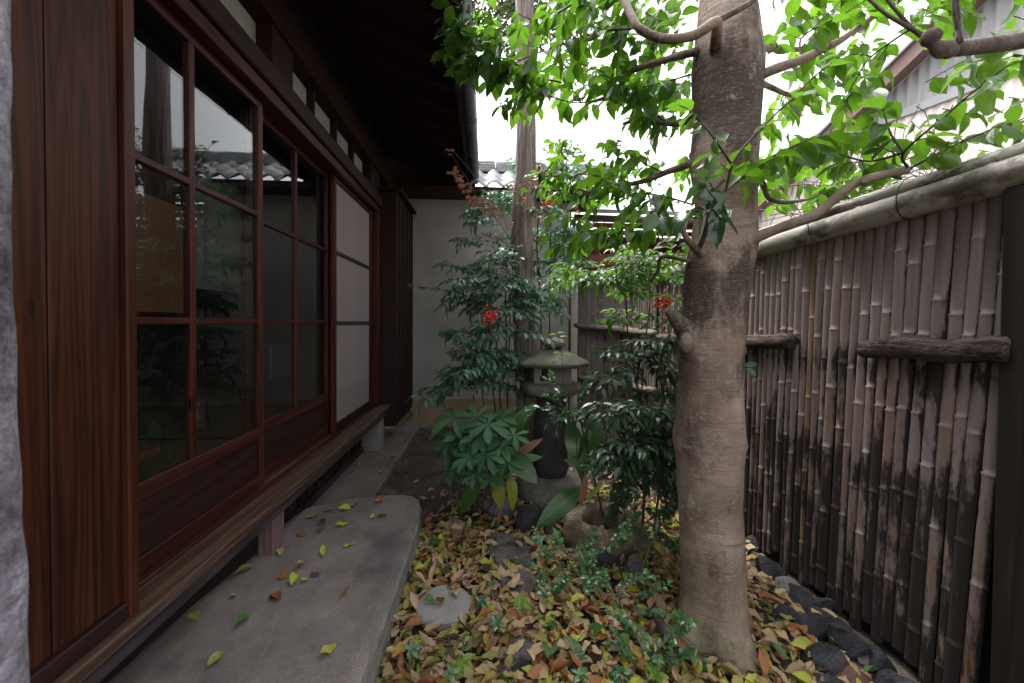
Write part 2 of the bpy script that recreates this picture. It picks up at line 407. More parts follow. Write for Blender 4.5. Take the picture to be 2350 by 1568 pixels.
for nm, cs, tr in (('tan dead leaf', [(.40, .285, .15), (.50, .37, .21), (.32, .21, .11)], (.4, .25, .1)),
                   ('orange brown dead leaf', [(.27, .10, .035), (.36, .16, .06), (.32, .13, .05)], (.5, .2, .06)),
                   ('olive dead leaf', [(.25, .235, .065), (.34, .31, .08), (.29, .23, .08)], (.3, .3, .06)),
                   ('yellow green fallen leaf', [(.36, .40, .05), (.46, .46, .07)], (.5, .5, .08)),
                   ('green fallen leaf', [(.05, .13, .035), (.08, .17, .04)], (.2, .4, .06)),
                   ('dark brown dead leaf', [(.08, .045, .03), (.12, .065, .04)], (.15, .08, .04)),
                   ('pinkish dead leaf', [(.42, .26, .18), (.48, .32, .22)], (.5, .3, .2)),
                   ('golden dead leaf', [(.36, .23, .05), (.42, .28, .07)], (.55, .35, .06))):
    LIT.append(leafmat(nm, cs, tr, .15, .6, tuple(min(1, x * 1.5) for x in cs[0]), .5, .35, tuple(x * .45 for x in cs[0])))
def mk_rail():
    t = NT('decayed log wood')
    p = t.pos()
    a = t.noise(t.map(p, (42, 3.2, 42)), 1.3, 7, .75, 1.0)
    c = t.ramp(a, [(.33, (.012, .009, .008)), (.46, (.05, .037, .032)), (.56, (.12, .095, .085)), (.7, (.24, .20, .185))])
    h = t.math('ADD', a, t.math('MULTIPLY', t.noise(p, 60, 5), .4))
    return t.done(t.pbr(c, .95, t.bump(h, 1.0, .02), .15))
MT['rail_wood'] = mk_rail()
def mk_berry():
    t = NT('red berry')
    return t.done(t.pbr(t.ramp(t.n('ShaderNodeNewGeometry').outputs['Random Per Island'], [(0, (.60, .02, .015)), (1, (.78, .06, .03))]), .25, None, .5))
MT['berry'] = mk_berry()

# ------------------------------------------------------------------ mesh helpers
class MB:
    def __init__(s): s.v, s.f, s.mi = [], [], []
    def add(s, vs, fs, mi=0):
        o = len(s.v)
        s.v += [tuple(x) for x in vs]
        s.f += [tuple(i + o for i in f) for f in fs]
        s.mi += [mi] * len(fs)
        return s
    def box(s, x0, x1, y0, y1, z0, z1, mi=0, b=0.0):
        if b <= 0:
            vs = [(x, y, z) for z in (z0, z1) for y in (y0, y1) for x in (x0, x1)]
            fs = [(0, 2, 3, 1), (4, 5, 7, 6), (0, 1, 5, 4), (2, 6, 7, 3), (0, 4, 6, 2), (1, 3, 7, 5)]
            return s.add(vs, fs, mi)
        # chamfered box: 24 vertices
        c = [(x, y, z) for z in (0, 1) for y in (0, 1) for x in (0, 1)]
        lo, hi = (x0, y0, z0), (x1, y1, z1)
        vs = []
        for k in c:
            for ax in range(3):
                p = []
                for a in range(3):
                    e = hi[a] if k[a] else lo[a]
                    if a != ax: e += -b if k[a] else b
                    p.append(e)
                vs.append(p)
        idx = lambda ci, ax: ci * 3 + ax
        fs = []
        quad = {0: [(0, 2, 6, 4), (1, 5, 7, 3)], 1: [(0, 4, 5, 1), (2, 3, 7, 6)], 2: [(0, 1, 3, 2), (4, 6, 7, 5)]}
        for ax, qs in quad.items():
            for q in qs: fs.append(tuple(idx(i, ax) for i in q))
        for a in range(8):
            fs.append((idx(a, 0), idx(a, 1), idx(a, 2)))
            for bit, ax in ((1, 0), (2, 1), (4, 2)):
                if not a & bit:
                    bb = a | bit
                    o1, o2 = [k for k in range(3) if k != ax]
                    fs.append((idx(a, o1), idx(bb, o1), idx(bb, o2), idx(a, o2)))
        return s.add(vs, fs, mi)
    def tube(s, pts, rad, n=8, mi=0, cap=True, wob=None):
        pts = [V(p) for p in pts]
        if not hasattr(rad, '__len__'): rad = [rad] * len(pts)
        vs, fs = [], []
        t0 = (pts[1] - pts[0]).normalized()
        a = t0.cross(V((0, 0, 1)) if abs(t0.z) < .9 else V((1, 0, 0))).normalized()
        for i, p in enumerate(pts):
            t = (pts[min(i + 1, len(pts) - 1)] - pts[max(i - 1, 0)]).normalized()
            a = (a - t * a.dot(t)).normalized()
            b = t.cross(a)
            for k in range(n):
                an = 2 * math.pi * k / n
                r = rad[i] * (wob(i, an, p) if wob else 1)
                vs.append(p + (a * math.cos(an) + b * math.sin(an)) * r)
        for i in range(len(pts) - 1):
            for k in range(n):
                k2 = (k + 1) % n
                fs.append((i * n + k, i * n + k2, (i + 1) * n + k2, (i + 1) * n + k))
        if cap:
            fs.append(tuple(reversed(range(n))))
            fs.append(tuple((len(pts) - 1) * n + k for k in range(n)))
        return s.add(vs, fs, mi)
    def build(s, name, mats, parent=None, smooth=False, kind=None):
        me = bpy.data.meshes.new(name)
        off = wloc(parent)
        me.from_pydata([(a - off.x, b - off.y, c - off.z) for a, b, c in s.v], [], s.f)
        if not isinstance(mats, (list, tuple)): mats = [mats]
        for m in mats: me.materials.append(MT[m] if isinstance(m, str) else m)
        if len(mats) > 1: me.polygons.foreach_set('material_index', s.mi)
        if smooth: me.polygons.foreach_set('use_smooth', [True] * len(s.f))
        me.update()
        o = bpy.data.objects.new(name, me)
        col.objects.link(o)
        if parent: o.parent = parent
        if kind: o['kind'] = kind
        return o
WL = {}
def wloc(o): return WL.get(o.name, V((0, 0, 0))) if o else V((0, 0, 0))
def tag(o, label=None, cat=None, group=None, kind=None):
    for k, v in (('label', label), ('category', cat), ('group', group), ('kind', kind)):
        if v: o[k] = v
    return o
def thing(name, loc, label, cat, group=None):
    o = bpy.data.objects.new(name, None)
    o.empty_display_size = .05
    o.location = loc
    col.objects.link(o)
    WL[o.name] = V(loc)
    return tag(o, label, cat, group)
def inst(name, me, parent, matrix):
    o = bpy.data.objects.new(name, me)
    col.objects.link(o)
    if parent:
        o.parent = parent
        m = matrix.copy()
        m.translation = matrix.translation - wloc(parent)
        o.matrix_local = m
    else: o.matrix_world = matrix
    return o
def part_box(name, mat, parent, x0, x1, y0, y1, z0, z1, b=.002):
    return MB().box(x0, x1, y0, y1, z0, z1, 0, b).build(name, mat, parent)
def spline(pts, n=6):
    pts = [V(p) for p in pts]
    if len(pts) < 3:
        return [pts[0].lerp(pts[-1], i / n) for i in range(n + 1)]
    out = []
    P = [pts[0] * 2 - pts[1]] + pts + [pts[-1] * 2 - pts[-2]]
    for i in range(1, len(P) - 2):
        a, b, c, d = P[i - 1:i + 3]
        for k in range(n):
            t = k / n
            out.append(.5 * ((2 * b) + (c - a) * t + (2 * a - 5 * b + 4 * c - d) * t * t + (3 * b - a - 3 * c + d) * t ** 3))
    out.append(pts[-1])
    return out

def rock_mesh(name, size, seed, rough=.22, flat=0.0, sub=3, mat='stone_grey'):
    import bmesh
    bm = bmesh.new()
    bmesh.ops.create_icosphere(bm, subdivisions=sub, radius=1)
    for v in bm.verts:
        p = v.co.copy()
        d = 1 + rough * nz(p, 1.3, seed * 3.1) + rough * .5 * nz(p, 3.1, seed * 1.7) + rough * .18 * nz(p, 8, seed)
        p *= d
        for k in range(14):
            rn = random.Random(seed * 13 + k)
            ax = V((rn.uniform(-1, 1), rn.uniform(-1, 1), rn.uniform(-.5, 1))).normalized()
            lim = rn.uniform(.5, .76) if rough > .15 else 1.5
            q = p.dot(ax)
            if q > lim: p -= ax * (q - lim) * .94
        if flat and p.z > flat: p.z = flat + (p.z - flat) * .15
        v.co = V((p.x * size[0], p.y * size[1], p.z * size[2]))
    me = bpy.data.meshes.new(name)
    bm.to_mesh(me)
    bm.free()
    me.polygons.foreach_set('use_smooth', [rough < .25] * len(me.polygons))
    me.materials.append(MT[mat])
    return me
def rock(label, loc, size, seed, mat='stone_grey', rough=.22, flat=0.0, cat='stone', name='garden_stone', parent=None, sub=3, rz=0, group=None):
    me = rock_mesh(name, size, seed, rough, flat, sub, mat)
    o = inst(name, me, parent, Matrix.Translation(V(loc)) @ Matrix.Rotation(rz, 4, 'Z'))
    if not parent: tag(o, label, cat, group)
    return o

# ------------------------------------------------------------------ leaf helpers
def leaf_template(name, prof, fold=.25, droop=.35, wave=0.0, seed=0, curl=0.0):
    """unit-length leaf along +Y, prof = [(t, halfwidth)...], normal +Z"""
    rn = random.Random(seed)
    vs, fs, uv = [(0, 0, 0)], [], [(.5, 0)]
    n = len(prof)
    for i, (t, wd) in enumerate(prof):
        z0 = -droop * t * t
        wv = wave * (rn.uniform(-1, 1))
        sc = 1 - curl * .3 * t
        for s in (-1, 0, 1):
            zz = z0 + (fold * wd * abs(s)) + (wv * s * wd * 2) + curl * wd * abs(s) * (rn.uniform(.6, 1.6))
            vs.append((s * wd * sc, t, zz))
            uv.append((.5 + .5 * s, t))
    vs.append((0, 1, -droop))
    uv.append((.5, 1))
    L = len(vs) - 1
    fs += [(0, 2, 1), (0, 3, 2)]
    for i in range(n - 1):
        a, b = 1 + i * 3, 4 + i * 3
        fs += [(a, a + 1, b + 1, b), (a + 1, a + 2, b + 2, b + 1)]
    a = 1 + (n - 1) * 3
    fs += [(a, a + 1, L), (a + 1, a + 2, L)]
    return dict(name=name, v=vs, f=fs, uv=uv)
OV = [(.12, .15), (.32, .265), (.56, .275), (.78, .175), (.9, .065)]
LAN = [(.15, .11), (.35, .20), (.58, .19), (.8, .10)]
OBO = [(.2, .07), (.45, .15), (.68, .19), (.86, .13)]
BLD = [(.08, .03), (.2, .065), (.4, .105), (.6, .11), (.8, .08), (.92, .04)]
RND = [(.15, .2), (.38, .33), (.62, .32), (.84, .19)]
TPL = {
    'ov': [leaf_template('leaf', OV, f, d, .12, i) for i, (f, d) in enumerate([(.35, .15), (.5, .35), (.2, .25), (.45, .5)])],
    'lan': [leaf_template('leaflet', LAN, f, d, .1, i) for i, (f, d) in enumerate([(.4, .15), (.3, .4), (.5, .25)])],
    'obo': [leaf_template('leaf', OBO, f, d, .05, i) for i, (f, d) in enumerate([(.3, .15), (.4, .4), (.25, .3)])],
    'rnd': [leaf_template('leaf', RND, f, d, .05, i) for i, (f, d) in enumerate([(.3, .1), (.4, .3)])],
    'bld': [leaf_template('blade', BLD, f, d, .08, i) for i, (f, d) in enumerate([(.5, .3), (.5, .6), (.4, .9)])],
    'lit': [leaf_template('fallen_leaf', OV, random.Random(i).uniform(-.4, .8), random.Random(i + 9).uniform(-.45, .45), .22, i, random.Random(i + 5).uniform(-.4, .9)) for i in range(9)],
}
def star(n=7):
    vs, uv = [(0, 0, 0)], [(.5, 0)]
    for i in range(n * 2):
        a = R(-130) + R(260) * i / (n * 2 - 1) + math.pi / 2
        r = 1.0 - .25 * abs(i - n + .5) / n if i % 2 else .32
        vs.append((math.cos(a) * r * .6, .25 + math.sin(a) * r * .7, -.15 * r * r))
        uv.append((.5, r))
    return dict(name='maple_leaf', v=vs, f=[(0, i, i + 1) for i in range(1, n * 2)], uv=uv)
TPL['maple'] = [star(5), star(7)]
_mc = {}
def tpl_mesh(t, mat):
    k = (id(t), mat if isinstance(mat, str) else mat.name)
    if k in _mc: return _mc[k]
    me = bpy.data.meshes.new(t['name'])
    me.from_pydata(t['v'], [], t['f'])
    ul = me.uv_layers.new(name='UVMap')
    for l in me.loops: ul.data[l.index].uv = t['uv'][l.vertex_index]
    me.polygons.foreach_set('use_smooth', [True] * len(me.polygons))
    me.materials.append(MT[mat] if isinstance(mat, str) else mat)
    _mc[k] = me
    return me
def lmat(pos, d, up, s, ws=1.0):
    y = V(d).normalized()
    x = y.cross(V(up))
    if x.length < 1e-4: x = V((1, 0, 0))
    x.normalize()
    z = x.cross(y)
    m = Matrix(((x.x * s * ws, y.x * s, z.x * s, pos[0]), (x.y * s * ws, y.y * s, z.y * s, pos[1]), (x.z * s * ws, y.z * s, z.z * s, pos[2]), (0, 0, 0, 1)))
    return m
class Leaves:
    def __init__(s): s.L = []
    def add(s, kind, mat, pos, d, up, size, ws=1.0):
        t = random.choice(TPL[kind])
        s.L.append((t, mat, lmat(pos, d, up, size, ws), size))
    def build(s, parent, name='leaf', stuff='foliage', limit=300, cb=None):
        rank = []
        for i, (t, mt, m, sz) in enumerate(s.L):
            x, y, zc = proj(m.translation)
            vis = -30 < x < 2380 and -30 < y < 1600 and zc > .1
            rank.append((-(sz / max(zc, .1)) if vis else 1, i))
        rank.sort()
        singles = [i for r, i in rank[:limit] if r < 0]
        ss = set(singles)
        for i in singles:
            t, mt, m, sz = s.L[i]
            o = inst(name, tpl_mesh(t, mt), parent, m)
            if cb: cb(o, m, mt)
        rest = [e for i, e in enumerate(s.L) if i not in ss]
        if not rest: return
        vs, fs, uvs, mi, mats = [], [], [], [], []
        off = wloc(parent)
        for t, mt, m, sz in rest:
            if mt not in mats: mats.append(mt)
            k = mats.index(mt)
            o = len(vs)
            for p in t['v']:
                q = m @ V(p)
                vs.append((q.x - off.x, q.y - off.y, q.z - off.z))
            for f in t['f']:
                fs.append(tuple(j + o for j in f))
                mi.append(k)
                for j in f: uvs += t['uv'][j]
        me = bpy.data.meshes.new(stuff)
        me.from_pydata(vs, [], fs)
        ul = me.uv_layers.new(name='UVMap')
        ul.data.foreach_set('uv', uvs)
        me.polygons.foreach_set('use_smooth', [True] * len(fs))
        me.polygons.foreach_set('material_index', mi)
        for m in mats: me.materials.append(MT[m] if isinstance(m, str) else m)
        ob = bpy.data.objects.new(stuff, me)
        col.objects.link(ob)
        if parent: ob.parent = parent
        ob['kind'] = 'stuff'
        return ob
def rv(s=1.0): return V((random.uniform(-s, s), random.uniform(-s, s), random.uniform(-s, s)))

# ================================================================== GROUND
mb = MB()
N = 70
def gz(x, y):
    return .012 * nz((x, y, 0), 2.3) + .006 * nz((x, y, 0), 9)
vs, fs = [], []
xs = [-40, -12, -5] + [-2.2 + 5.2 * i / N for i in range(N + 1)] + [6, 14, 40]
ys = [-30, -8, -2] + [-.5 + 6.0 * i / N for i in range(N + 1)] + [9, 20, 120]
for y in ys:
    for x in xs:
        vs.append((x, y, gz(x, y) - .02))
W_ = len(xs)
for j in range(len(ys) - 1):
    for i in range(W_ - 1):
        a = j * W_ + i
        fs.append((a, a + 1, a + W_ + 1, a + W_))
mb.add(vs, fs)
mb.build('ground', 'soil', None, True, 'structure')
part_box('concrete_strip', 'concrete', None, -1.45, -.73, 1.2, 4.6, -.05, .03, .012)['kind'] = 'structure'

# ================================================================== HOUSE
DX = -1.03
house = thing('townhouse', (-1.5, 2.0, 0), 'old timber townhouse with glazed sliding doors along the left side of garden', 'house')
# sill and beam under the doors
part_box('sill_board', 'wood_sill', house, -1.16, -.885, -.6, 3.80, .378, .412, .004)
part_box('sill_track', 'wood_frame_h', house, -1.115, -1.098, -.6, 3.78, .413, .424, .002)
part_box('sill_track', 'wood_frame_h', house, -1.068, -1.05, -.6, 3.78, .413, .424, .002)
part_box('sill_track', 'wood_frame_h', house, -1.01, -.985, -.6, 3.78, .413, .424, .002)
part_box('sill_beam', 'wood_fascia', house, -1.14, -.90, -.6, 3.79, .325, .376, .004)
# underfloor: dark backing, little posts, vent slats
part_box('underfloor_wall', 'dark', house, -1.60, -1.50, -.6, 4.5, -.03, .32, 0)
part_box('base_rail', 'wood_fascia', house, -1.12, -1.07, 2.3, 3.66, .031, .075, .003)
for i in range(11):
    y = 2.42 + i * .118
    part_box('vent_slat', 'wood_beam', house, -1.11, -1.085, y, y + .022, .076, .324, .002)
for (px, py) in ((598, 1262),):
    p = ground(px, py, .15)
    part_box('floor_post', 'wood_pale', house, -.99, -.925, p.y - .05, p.y + .05, .12, .324, .004)
part_box('corner_foot', 'stone_pale', house, -1.1, -.93, 3.60, 3.76, .031, .324, .006)
# boards at the left
YJ = 1.105
edges = [.30, .55, .74, .906, 1.073]
for i in range(len(edges) - 1):
    part_box('wall_board', 'wood_board', house, -.95, -.92, edges[i] + .0015, edges[i + 1] - .0015, .46, 2.9, .003)
part_box('jamb_post', 'wood_frame_v', house, -1.09, -.905, 1.075, YJ, .413, 2.9, .004)
part_box('board_rail', 'wood_panel', house, -.955, -.908, -.3, 1.073, .413, .458, .003)
# head beam, transom
part_box('door_head', 'wood_frame_h', house, -1.14, -.972, YJ - .02, 3.80, 2.178, 2.235, .004)
part_box('lintel', 'wood_beam', house, -1.14, -.952, YJ - .02, 3.86, 2.237, 2.332, .006)
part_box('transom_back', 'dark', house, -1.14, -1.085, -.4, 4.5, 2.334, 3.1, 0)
tp = [(.6, 1.95), (2.15, 2.475), (2.505, 2.835), (2.865, 3.195), (3.225, 3.56)]
for a, b in tp:
    part_box('transom_panel', 'plaster', house, -1.083, -1.07, a, b, 2.336, 2.565, .001)
for a, b in ((1.95, 2.15), (2.475, 2.505), (2.835, 2.865), (3.195, 3.225), (3.56, 3.86)):
    part_box('transom_post', 'wood_beam', house, -1.084, -1.03 if b - a < .1 else -.995, a, b, 2.334, 2.568, .003)
part_box('wall_plate', 'wood_beam', house, -1.12, -.975, -.4, 4.5, 2.57, 2.735, .006)
# doors
def door(y0, y1, x, cols, kind):
    z0, z1 = .426, 2.176
    sw = .038
    m = MB()
    m.box(x - .015, x + .015, y0, y0 + sw, z0, z1, 0, .003)
    m.box(x - .015, x + .015, y1 - sw, y1, z0, z1, 0, .003)
    d = m.build('sliding_door', 'wood_frame_v', house)
    WL[d.name] = wloc(house)
    # child meshes keep the house offset because the door itself sits at the house origin
    def sub(name, mat, *a, b=.002): return part_box(name, mat, d, *a, b)
    a, b = y0 + sw + .0005, y1 - sw - .0005
    sub('top_rail', 'wood_frame_h', x - .013, x + .013, a, b, 2.14, z1)
    if kind == 'glass':
        sub('bottom_rail', 'wood_frame_h', x - .013, x + .013, a, b, z0, .475)
        sub('middle_rail', 'wood_frame_h', x - .013, x + .013, a, b, .645, .697)
        sub('kick_board', 'wood_panel', x - .009, x + .004, a, b, .476, .644, b=.001)
        ym = (a + b) / 2
        sub('glazing_bar', 'wood_frame_v', x - .011, x + .0125, ym - .013, ym + .013, .698, 2.139)
        for z in (1.18, 1.66):
            for (c, e) in ((a, ym - .0135), (ym + .0135, b)):
                sub('glazing_bar', 'wood_frame_h', x - .009, x + .0135, c, e, z - .011, z + .011)
        zz = [.698, 1.168, 1.192, 1.648, 1.672, 2.139]
        for (c, e) in ((a, ym - .0135), (ym + .0135, b)):
            for k in range(3):
                g = sub('glass_pane', 'glass', x - .0015, x + .0015, c, e, zz[2 * k], zz[2 * k + 1], b=0)
    else:
        sub('bottom_rail', 'wood_panel', x - .013, x + .013, a, b, z0, .478)
        sub('screen_mesh', 'screen', x - .006, x + .000, a, b, .479, 2.139, b=0)
        for z in (1.175, 1.66):
            sub('screen_bar', 'wood_fascia', x - .005 + .006, x + .012, a, b, z - .012, z + .012)
    return d
door(1.03, 1.905, DX, 2, 'glass')
door(1.86, 2.80, DX - .045, 2, 'glass')
door(2.77, 3.66, DX, 2, 'screen')
part_box('door_post', 'wood_frame_v', house, -1.10, -.965, 3.662, 3.745, .413, 2.176, .004)
# shutter box
SX0, SX1, SY0, SY1 = -1.10, -.83, 3.80, 4.58
sb = MB().box(SX0, SX1 - .012, SY0, SY1, .21, 2.40, 0, .003).build('shutter_box', 'wood_panel', house)
WL[sb.name] = wloc(house)
part_box('box_front_board', 'wood_panel', sb, SX0, SX1 + .004, SY0 - .014, SY0 - .001, .205, 2.39, .002)
for i in range(7):
    y = SY0 + .005 + i * .125
    part_box('box_batten', 'wood_panel', sb, SX1 - .011, SX1 + .012, y, y + .035, .22, 2.39, .003)
    if i < 6: part_box('box_board', 'wood_panel', sb, SX1 - .011, SX1 - .003, y + .036, y + .124, .22, 2.39, .001)
part_box('box_cap', 'wood_beam', sb, SX0, SX1 + .05, SY0 - .03, SY1 + .01, 2.402, 2.43, .003)
m = MB()
for k in range(6):
    a = k / 6 * math.pi
    m.tube([(-.985, SY0 - .0145 - .001, 1.18 + .05 * math.cos(a)), (-.975 + .012 * math.sin(a), SY0 - .018, 1.18 + .05 * math.cos(a) - .01)], .008, 6)
m.build('finger_notch', 'dark', sb)
# bracket under the shutter box
MB().tube([(-.84, 4.52, .30), (-.84, 4.5, .20), (-.80, 4.46, .16), (-.83, 4.35, .14)], .012, 8).build('drain_pipe', 'pipe', sb, True)
# eaves
GX, GZ = -.18, 2.79
ex0, ez0 = -1.12, 3.06
sl = (GZ - .02 - ez0) / (GX - ex0)
Y0R, Y1R = -1.2, 4.59
def eave_board(name, mat, x0, x1, y0, y1, dz0, dz1, parent):
    za, zb = ez0 + sl * (x0 - ex0), ez0 + sl * (x1 - ex0)
    vs = [(x0, y0, za + dz0), (x1, y0, zb + dz0), (x0, y1, za + dz0), (x1, y1, zb + dz0), (x0, y0, za + dz1), (x1, y0, zb + dz1), (x0, y1, za + dz1), (x1, y1, zb + dz1)]
    return MB().add(vs, [(0, 2, 3, 1), (4, 5, 7, 6), (0, 1, 5, 4), (2, 6, 7, 3), (0, 4, 6, 2), (1, 3, 7, 5)]).build(name, mat, parent)
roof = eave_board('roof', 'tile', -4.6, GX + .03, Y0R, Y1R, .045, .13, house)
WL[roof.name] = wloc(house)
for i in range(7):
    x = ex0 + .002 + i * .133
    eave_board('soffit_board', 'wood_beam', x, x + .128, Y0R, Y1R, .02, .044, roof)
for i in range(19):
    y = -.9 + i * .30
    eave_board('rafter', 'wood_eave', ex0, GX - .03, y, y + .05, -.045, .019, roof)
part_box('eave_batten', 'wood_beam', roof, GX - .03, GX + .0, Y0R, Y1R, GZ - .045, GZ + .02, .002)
# gutter: half-round channel with hangers
m = MB()
n = 10
vs, fs = [], []
for y in (Y0R, Y1R - .02):
    for k in range(n + 1):
        a = math.pi + math.pi * k / n
        for r in (.05, .046):
            vs.append((GX + .055 + r * math.cos(a), y, GZ + .01 + r * math.sin(a)))
for k in range(n):
    for r in (0, 1):
        a, b = k * 2 + r, (k + 1) * 2 + r
        o = (n + 1) * 2
        fs.append((a, b, b + o, a + o))
    o = (n + 1) * 2
    fs.append((o + k * 2, o + k * 2 + 2, o + k * 2 + 3, o + k * 2 + 1))
for k in (0, n):
    a = k * 2
    fs.append((a, a + 1, a + 1 + (n + 1) * 2, a + (n + 1) * 2))
m.add(vs, fs).build('gutter', 'gutter', roof, True)
for i in range(8):
    y = .2 + i * .6
    MB().tube([(GX + .055 + .053 * math.cos(math.pi + math.pi * k / 8), y, GZ + .01 + .053 * math.sin(math.pi + math.pi * k / 8)) for k in range(9)], .003, 5).build('gutter_hanger', 'metal', roof, True)
MB().tube([(GX + .10, 1.2, GZ + .0), (GX + .11, 2.5, GZ - .03), (GX + .105, 4.2, GZ - .01)], .002, 4).build('eave_wire', 'wire', roof)
# room behind the glass
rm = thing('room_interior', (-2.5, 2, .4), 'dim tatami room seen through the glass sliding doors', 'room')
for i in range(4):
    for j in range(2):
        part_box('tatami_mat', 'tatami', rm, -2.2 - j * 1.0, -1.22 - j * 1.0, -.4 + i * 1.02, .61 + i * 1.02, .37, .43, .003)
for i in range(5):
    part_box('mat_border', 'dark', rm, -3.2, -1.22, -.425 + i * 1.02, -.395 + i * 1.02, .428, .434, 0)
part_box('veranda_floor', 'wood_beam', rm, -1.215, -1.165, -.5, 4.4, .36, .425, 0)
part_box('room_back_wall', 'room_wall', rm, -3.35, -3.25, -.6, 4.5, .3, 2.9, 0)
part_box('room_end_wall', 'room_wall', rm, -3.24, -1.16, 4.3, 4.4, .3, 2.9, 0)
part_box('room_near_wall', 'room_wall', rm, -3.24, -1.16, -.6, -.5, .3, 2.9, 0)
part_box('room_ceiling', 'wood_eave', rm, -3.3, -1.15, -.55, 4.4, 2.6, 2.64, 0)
part_box('room_post', 'wood_frame_v', rm, -2.30, -2.2, 2.0, 2.1, .43, 2.6, .003)
part_box('orange_panel', 'orange_brown', rm, -1.58, -1.55, 1.78, 2.165, 1.22, 1.76, .002)  # panel added for the orange patch in the glass, cut short where it fades
part_box('paper_screen', 'paper', rm, -1.68, -1.66, 2.39, 2.86, 1.37, 2.02, .002)
part_box('paper_screen', 'paper', rm, -1.72, -1.70, 3.30, 3.62, .72, .98, .002)
part_box('low_table', 'orange_brown', rm, -2.1, -1.5, 1.5, 1.95, .56, .60, .003)

# ================================================================== END WALL with little tiled roof
WY = 4.6
ew = thing('garden_wall', (0, WY + .1, 0), 'grey stucco wall with tiled coping closing the far end of garden', 'wall')
part_box('wall_face', 'stucco', ew, -1.6, .97, WY, WY + .2, .302, 2.70, .002)
part_box('wall_base', 'base_wall', ew, -1.6, .965, WY - .008, WY + .2, -.05, .300, .003)
part_box('wall_corner', 'stucco', ew, .995, 1.08, WY - .02, WY + .18, -.05, 2.30, .003)
part_box('gable_wall', 'wood_eave', ew, -1.7, -.12, WY + .0, WY + .1, 2.701, 3.3, .002)
MB().tube([(.982, WY - .03, -.02), (.984, WY - .03, 1.2), (.98, WY - .03, 2.5)], .012, 8).build('drain_pipe', 'pipe', ew, True)
part_box('coping_beam', 'dark', ew, -.9, 1.35, WY - .26, WY + .3, 2.58, 2.62, .003)
part_box('coping_batten', 'wood_beam', ew, -.9, 1.35, WY - .30, WY - .262, 2.575, 2.64, .003)
def tile_me():
    m = MB()
    nx = 10
    vs, fs = [], []
    for j, (y, dz) in enumerate(((0, 0), (.26, .155))):
        for i in range(nx + 1):
            t = i / nx
            z = .028 * math.sin(t * math.pi * 2 - .6) + dz
            vs.append((t * .2, y, z))
            vs.append((t * .2, y, z - .016))
    for i in range(nx):
        a = i * 2
        o = (nx + 1) * 2
        fs += [(a, a + 2, a + 2 + o, a + o), (a + 1, a + 1 + o, a + 3 + o, a + 3), (a, a + 1, a + 3, a + 2)]
    ob = m.add(vs, fs).build('roof_tile', 'tile', None, True)
    me = ob.data
    bpy.data.objects.remove(ob)
    return me
tme = tile_me()
for j in range(3):
    for i in range(9):
        inst('roof_tile', tme, ew, Matrix.Translation(V((-.17 + i * .19, WY - .32 + j * .2, 2.67 + j * .12 + .004 * (i % 2)))))
for k in range(3):
    for i in range(6):
        o = MB().box(-.17 + i * .29, .115 + i * .29, WY + .22 + k * .015, WY + .40 - k * .015, 3.0 + k * .036, 3.033 + k * .036, 0, .004).build('ridge_tile', 'tile', ew)
for i in range(6):
    MB().tube([(-.17 + i * .29, WY + .31, 3.118), (.11 + i * .29, WY + .31, 3.118)], .045, 10).build('ridge_tile', 'tile', ew, True)

# ================================================================== BAMBOO FENCES
def cane_mesh(seed, r, h, name='bamboo_cane', mat='cane'):
    rn = random.Random(seed)
    z = rn.uniform(.05, .28)
    rows = [(0, r)]
    while z < h - .03:
        rows += [(z - .016, r * .98), (z - .004, r * 1.09), (z, r * 1.18), (z + .0035, r * .9), (z + .02, r * .98)]
        z += rn.uniform(.24, .36)
    rows.append((h, r))
    vs, fs = [], []
    n = 5
    for zz, rr in rows:
        wx = .0025 * math.sin(zz * 5 + seed)
        for k in range(n + 1):
            a = math.pi / 2 + math.pi * k / n
            vs.append((rr * math.cos(a) * .8, rr * math.sin(a) + wx, zz))
    for i in range(len(rows) - 1):
        for k in range(n):
            a = i * (n + 1) + k
            fs.append((a, a + n + 1, a + n + 2, a + 1))
    fs.append(tuple(range((len(rows) - 1) * (n + 1), len(rows) * (n + 1))))
    ob = MB().add(vs, fs).build(name, mat, None, True)
    me = ob.data
    bpy.data.objects.remove(ob)
    return me
def pole(m, a, b, r, seed, segs=26, nodes=5, bend=.01):
    a, b = V(a), V(b)
    pts, rad = [], []
    rn = random.Random(seed)
    nd = [rn.uniform(.05, .95) if k else .5 for k in range(nodes)]
    nd = [(k + rn.uniform(.3, .7)) / nodes for k in range(nodes)]
    ts = sorted(set([i / segs for i in range(segs + 1)] + [x + e for x in nd for e in (-.006, 0, .006)]))
    for t in ts:
        p = a.lerp(b, t)
        p.z += bend * math.sin(t * 3 + seed)
        near = min(abs(t - x) for x in nd)
        pts.append(p)
        rad.append(r * (1.10 if near < .001 else 1.0) * (1 + .03 * nz(p, 4, seed)))
    m.tube(pts, rad, 14)
FX = 1.47
nf = thing('bamboo_fence', (FX, 2.0, 0), 'near bamboo cane fence along the right side beside the big trunk', 'fence')
cm = [cane_mesh(i, .0214, 1.56 if i % 2 else 1.57) for i in range(8)]
y = 1.035
i = 0
rn = random.Random(4)
while y < 3.28:
    sc = rn.uniform(.88, 1.08)
    z0 = rn.uniform(-.02, .05)
    tilt = rn.uniform(-.006, .006) + .055 * max(0, 1 - (y - 1.0) / 1.6)
    m4 = Matrix.Translation(V((FX + rn.uniform(-.004, .004), y + tilt * 1.1, z0))) @ Matrix.Rotation(tilt, 4, 'X') @ Matrix.Diagonal((sc, sc, (1.57 - z0) / 1.56, 1))
    inst('bamboo_cane', cm[rn.randrange(8)], nf, m4)
    y += .0420 * sc * rn.uniform(1.0, 1.05)
    i += 1
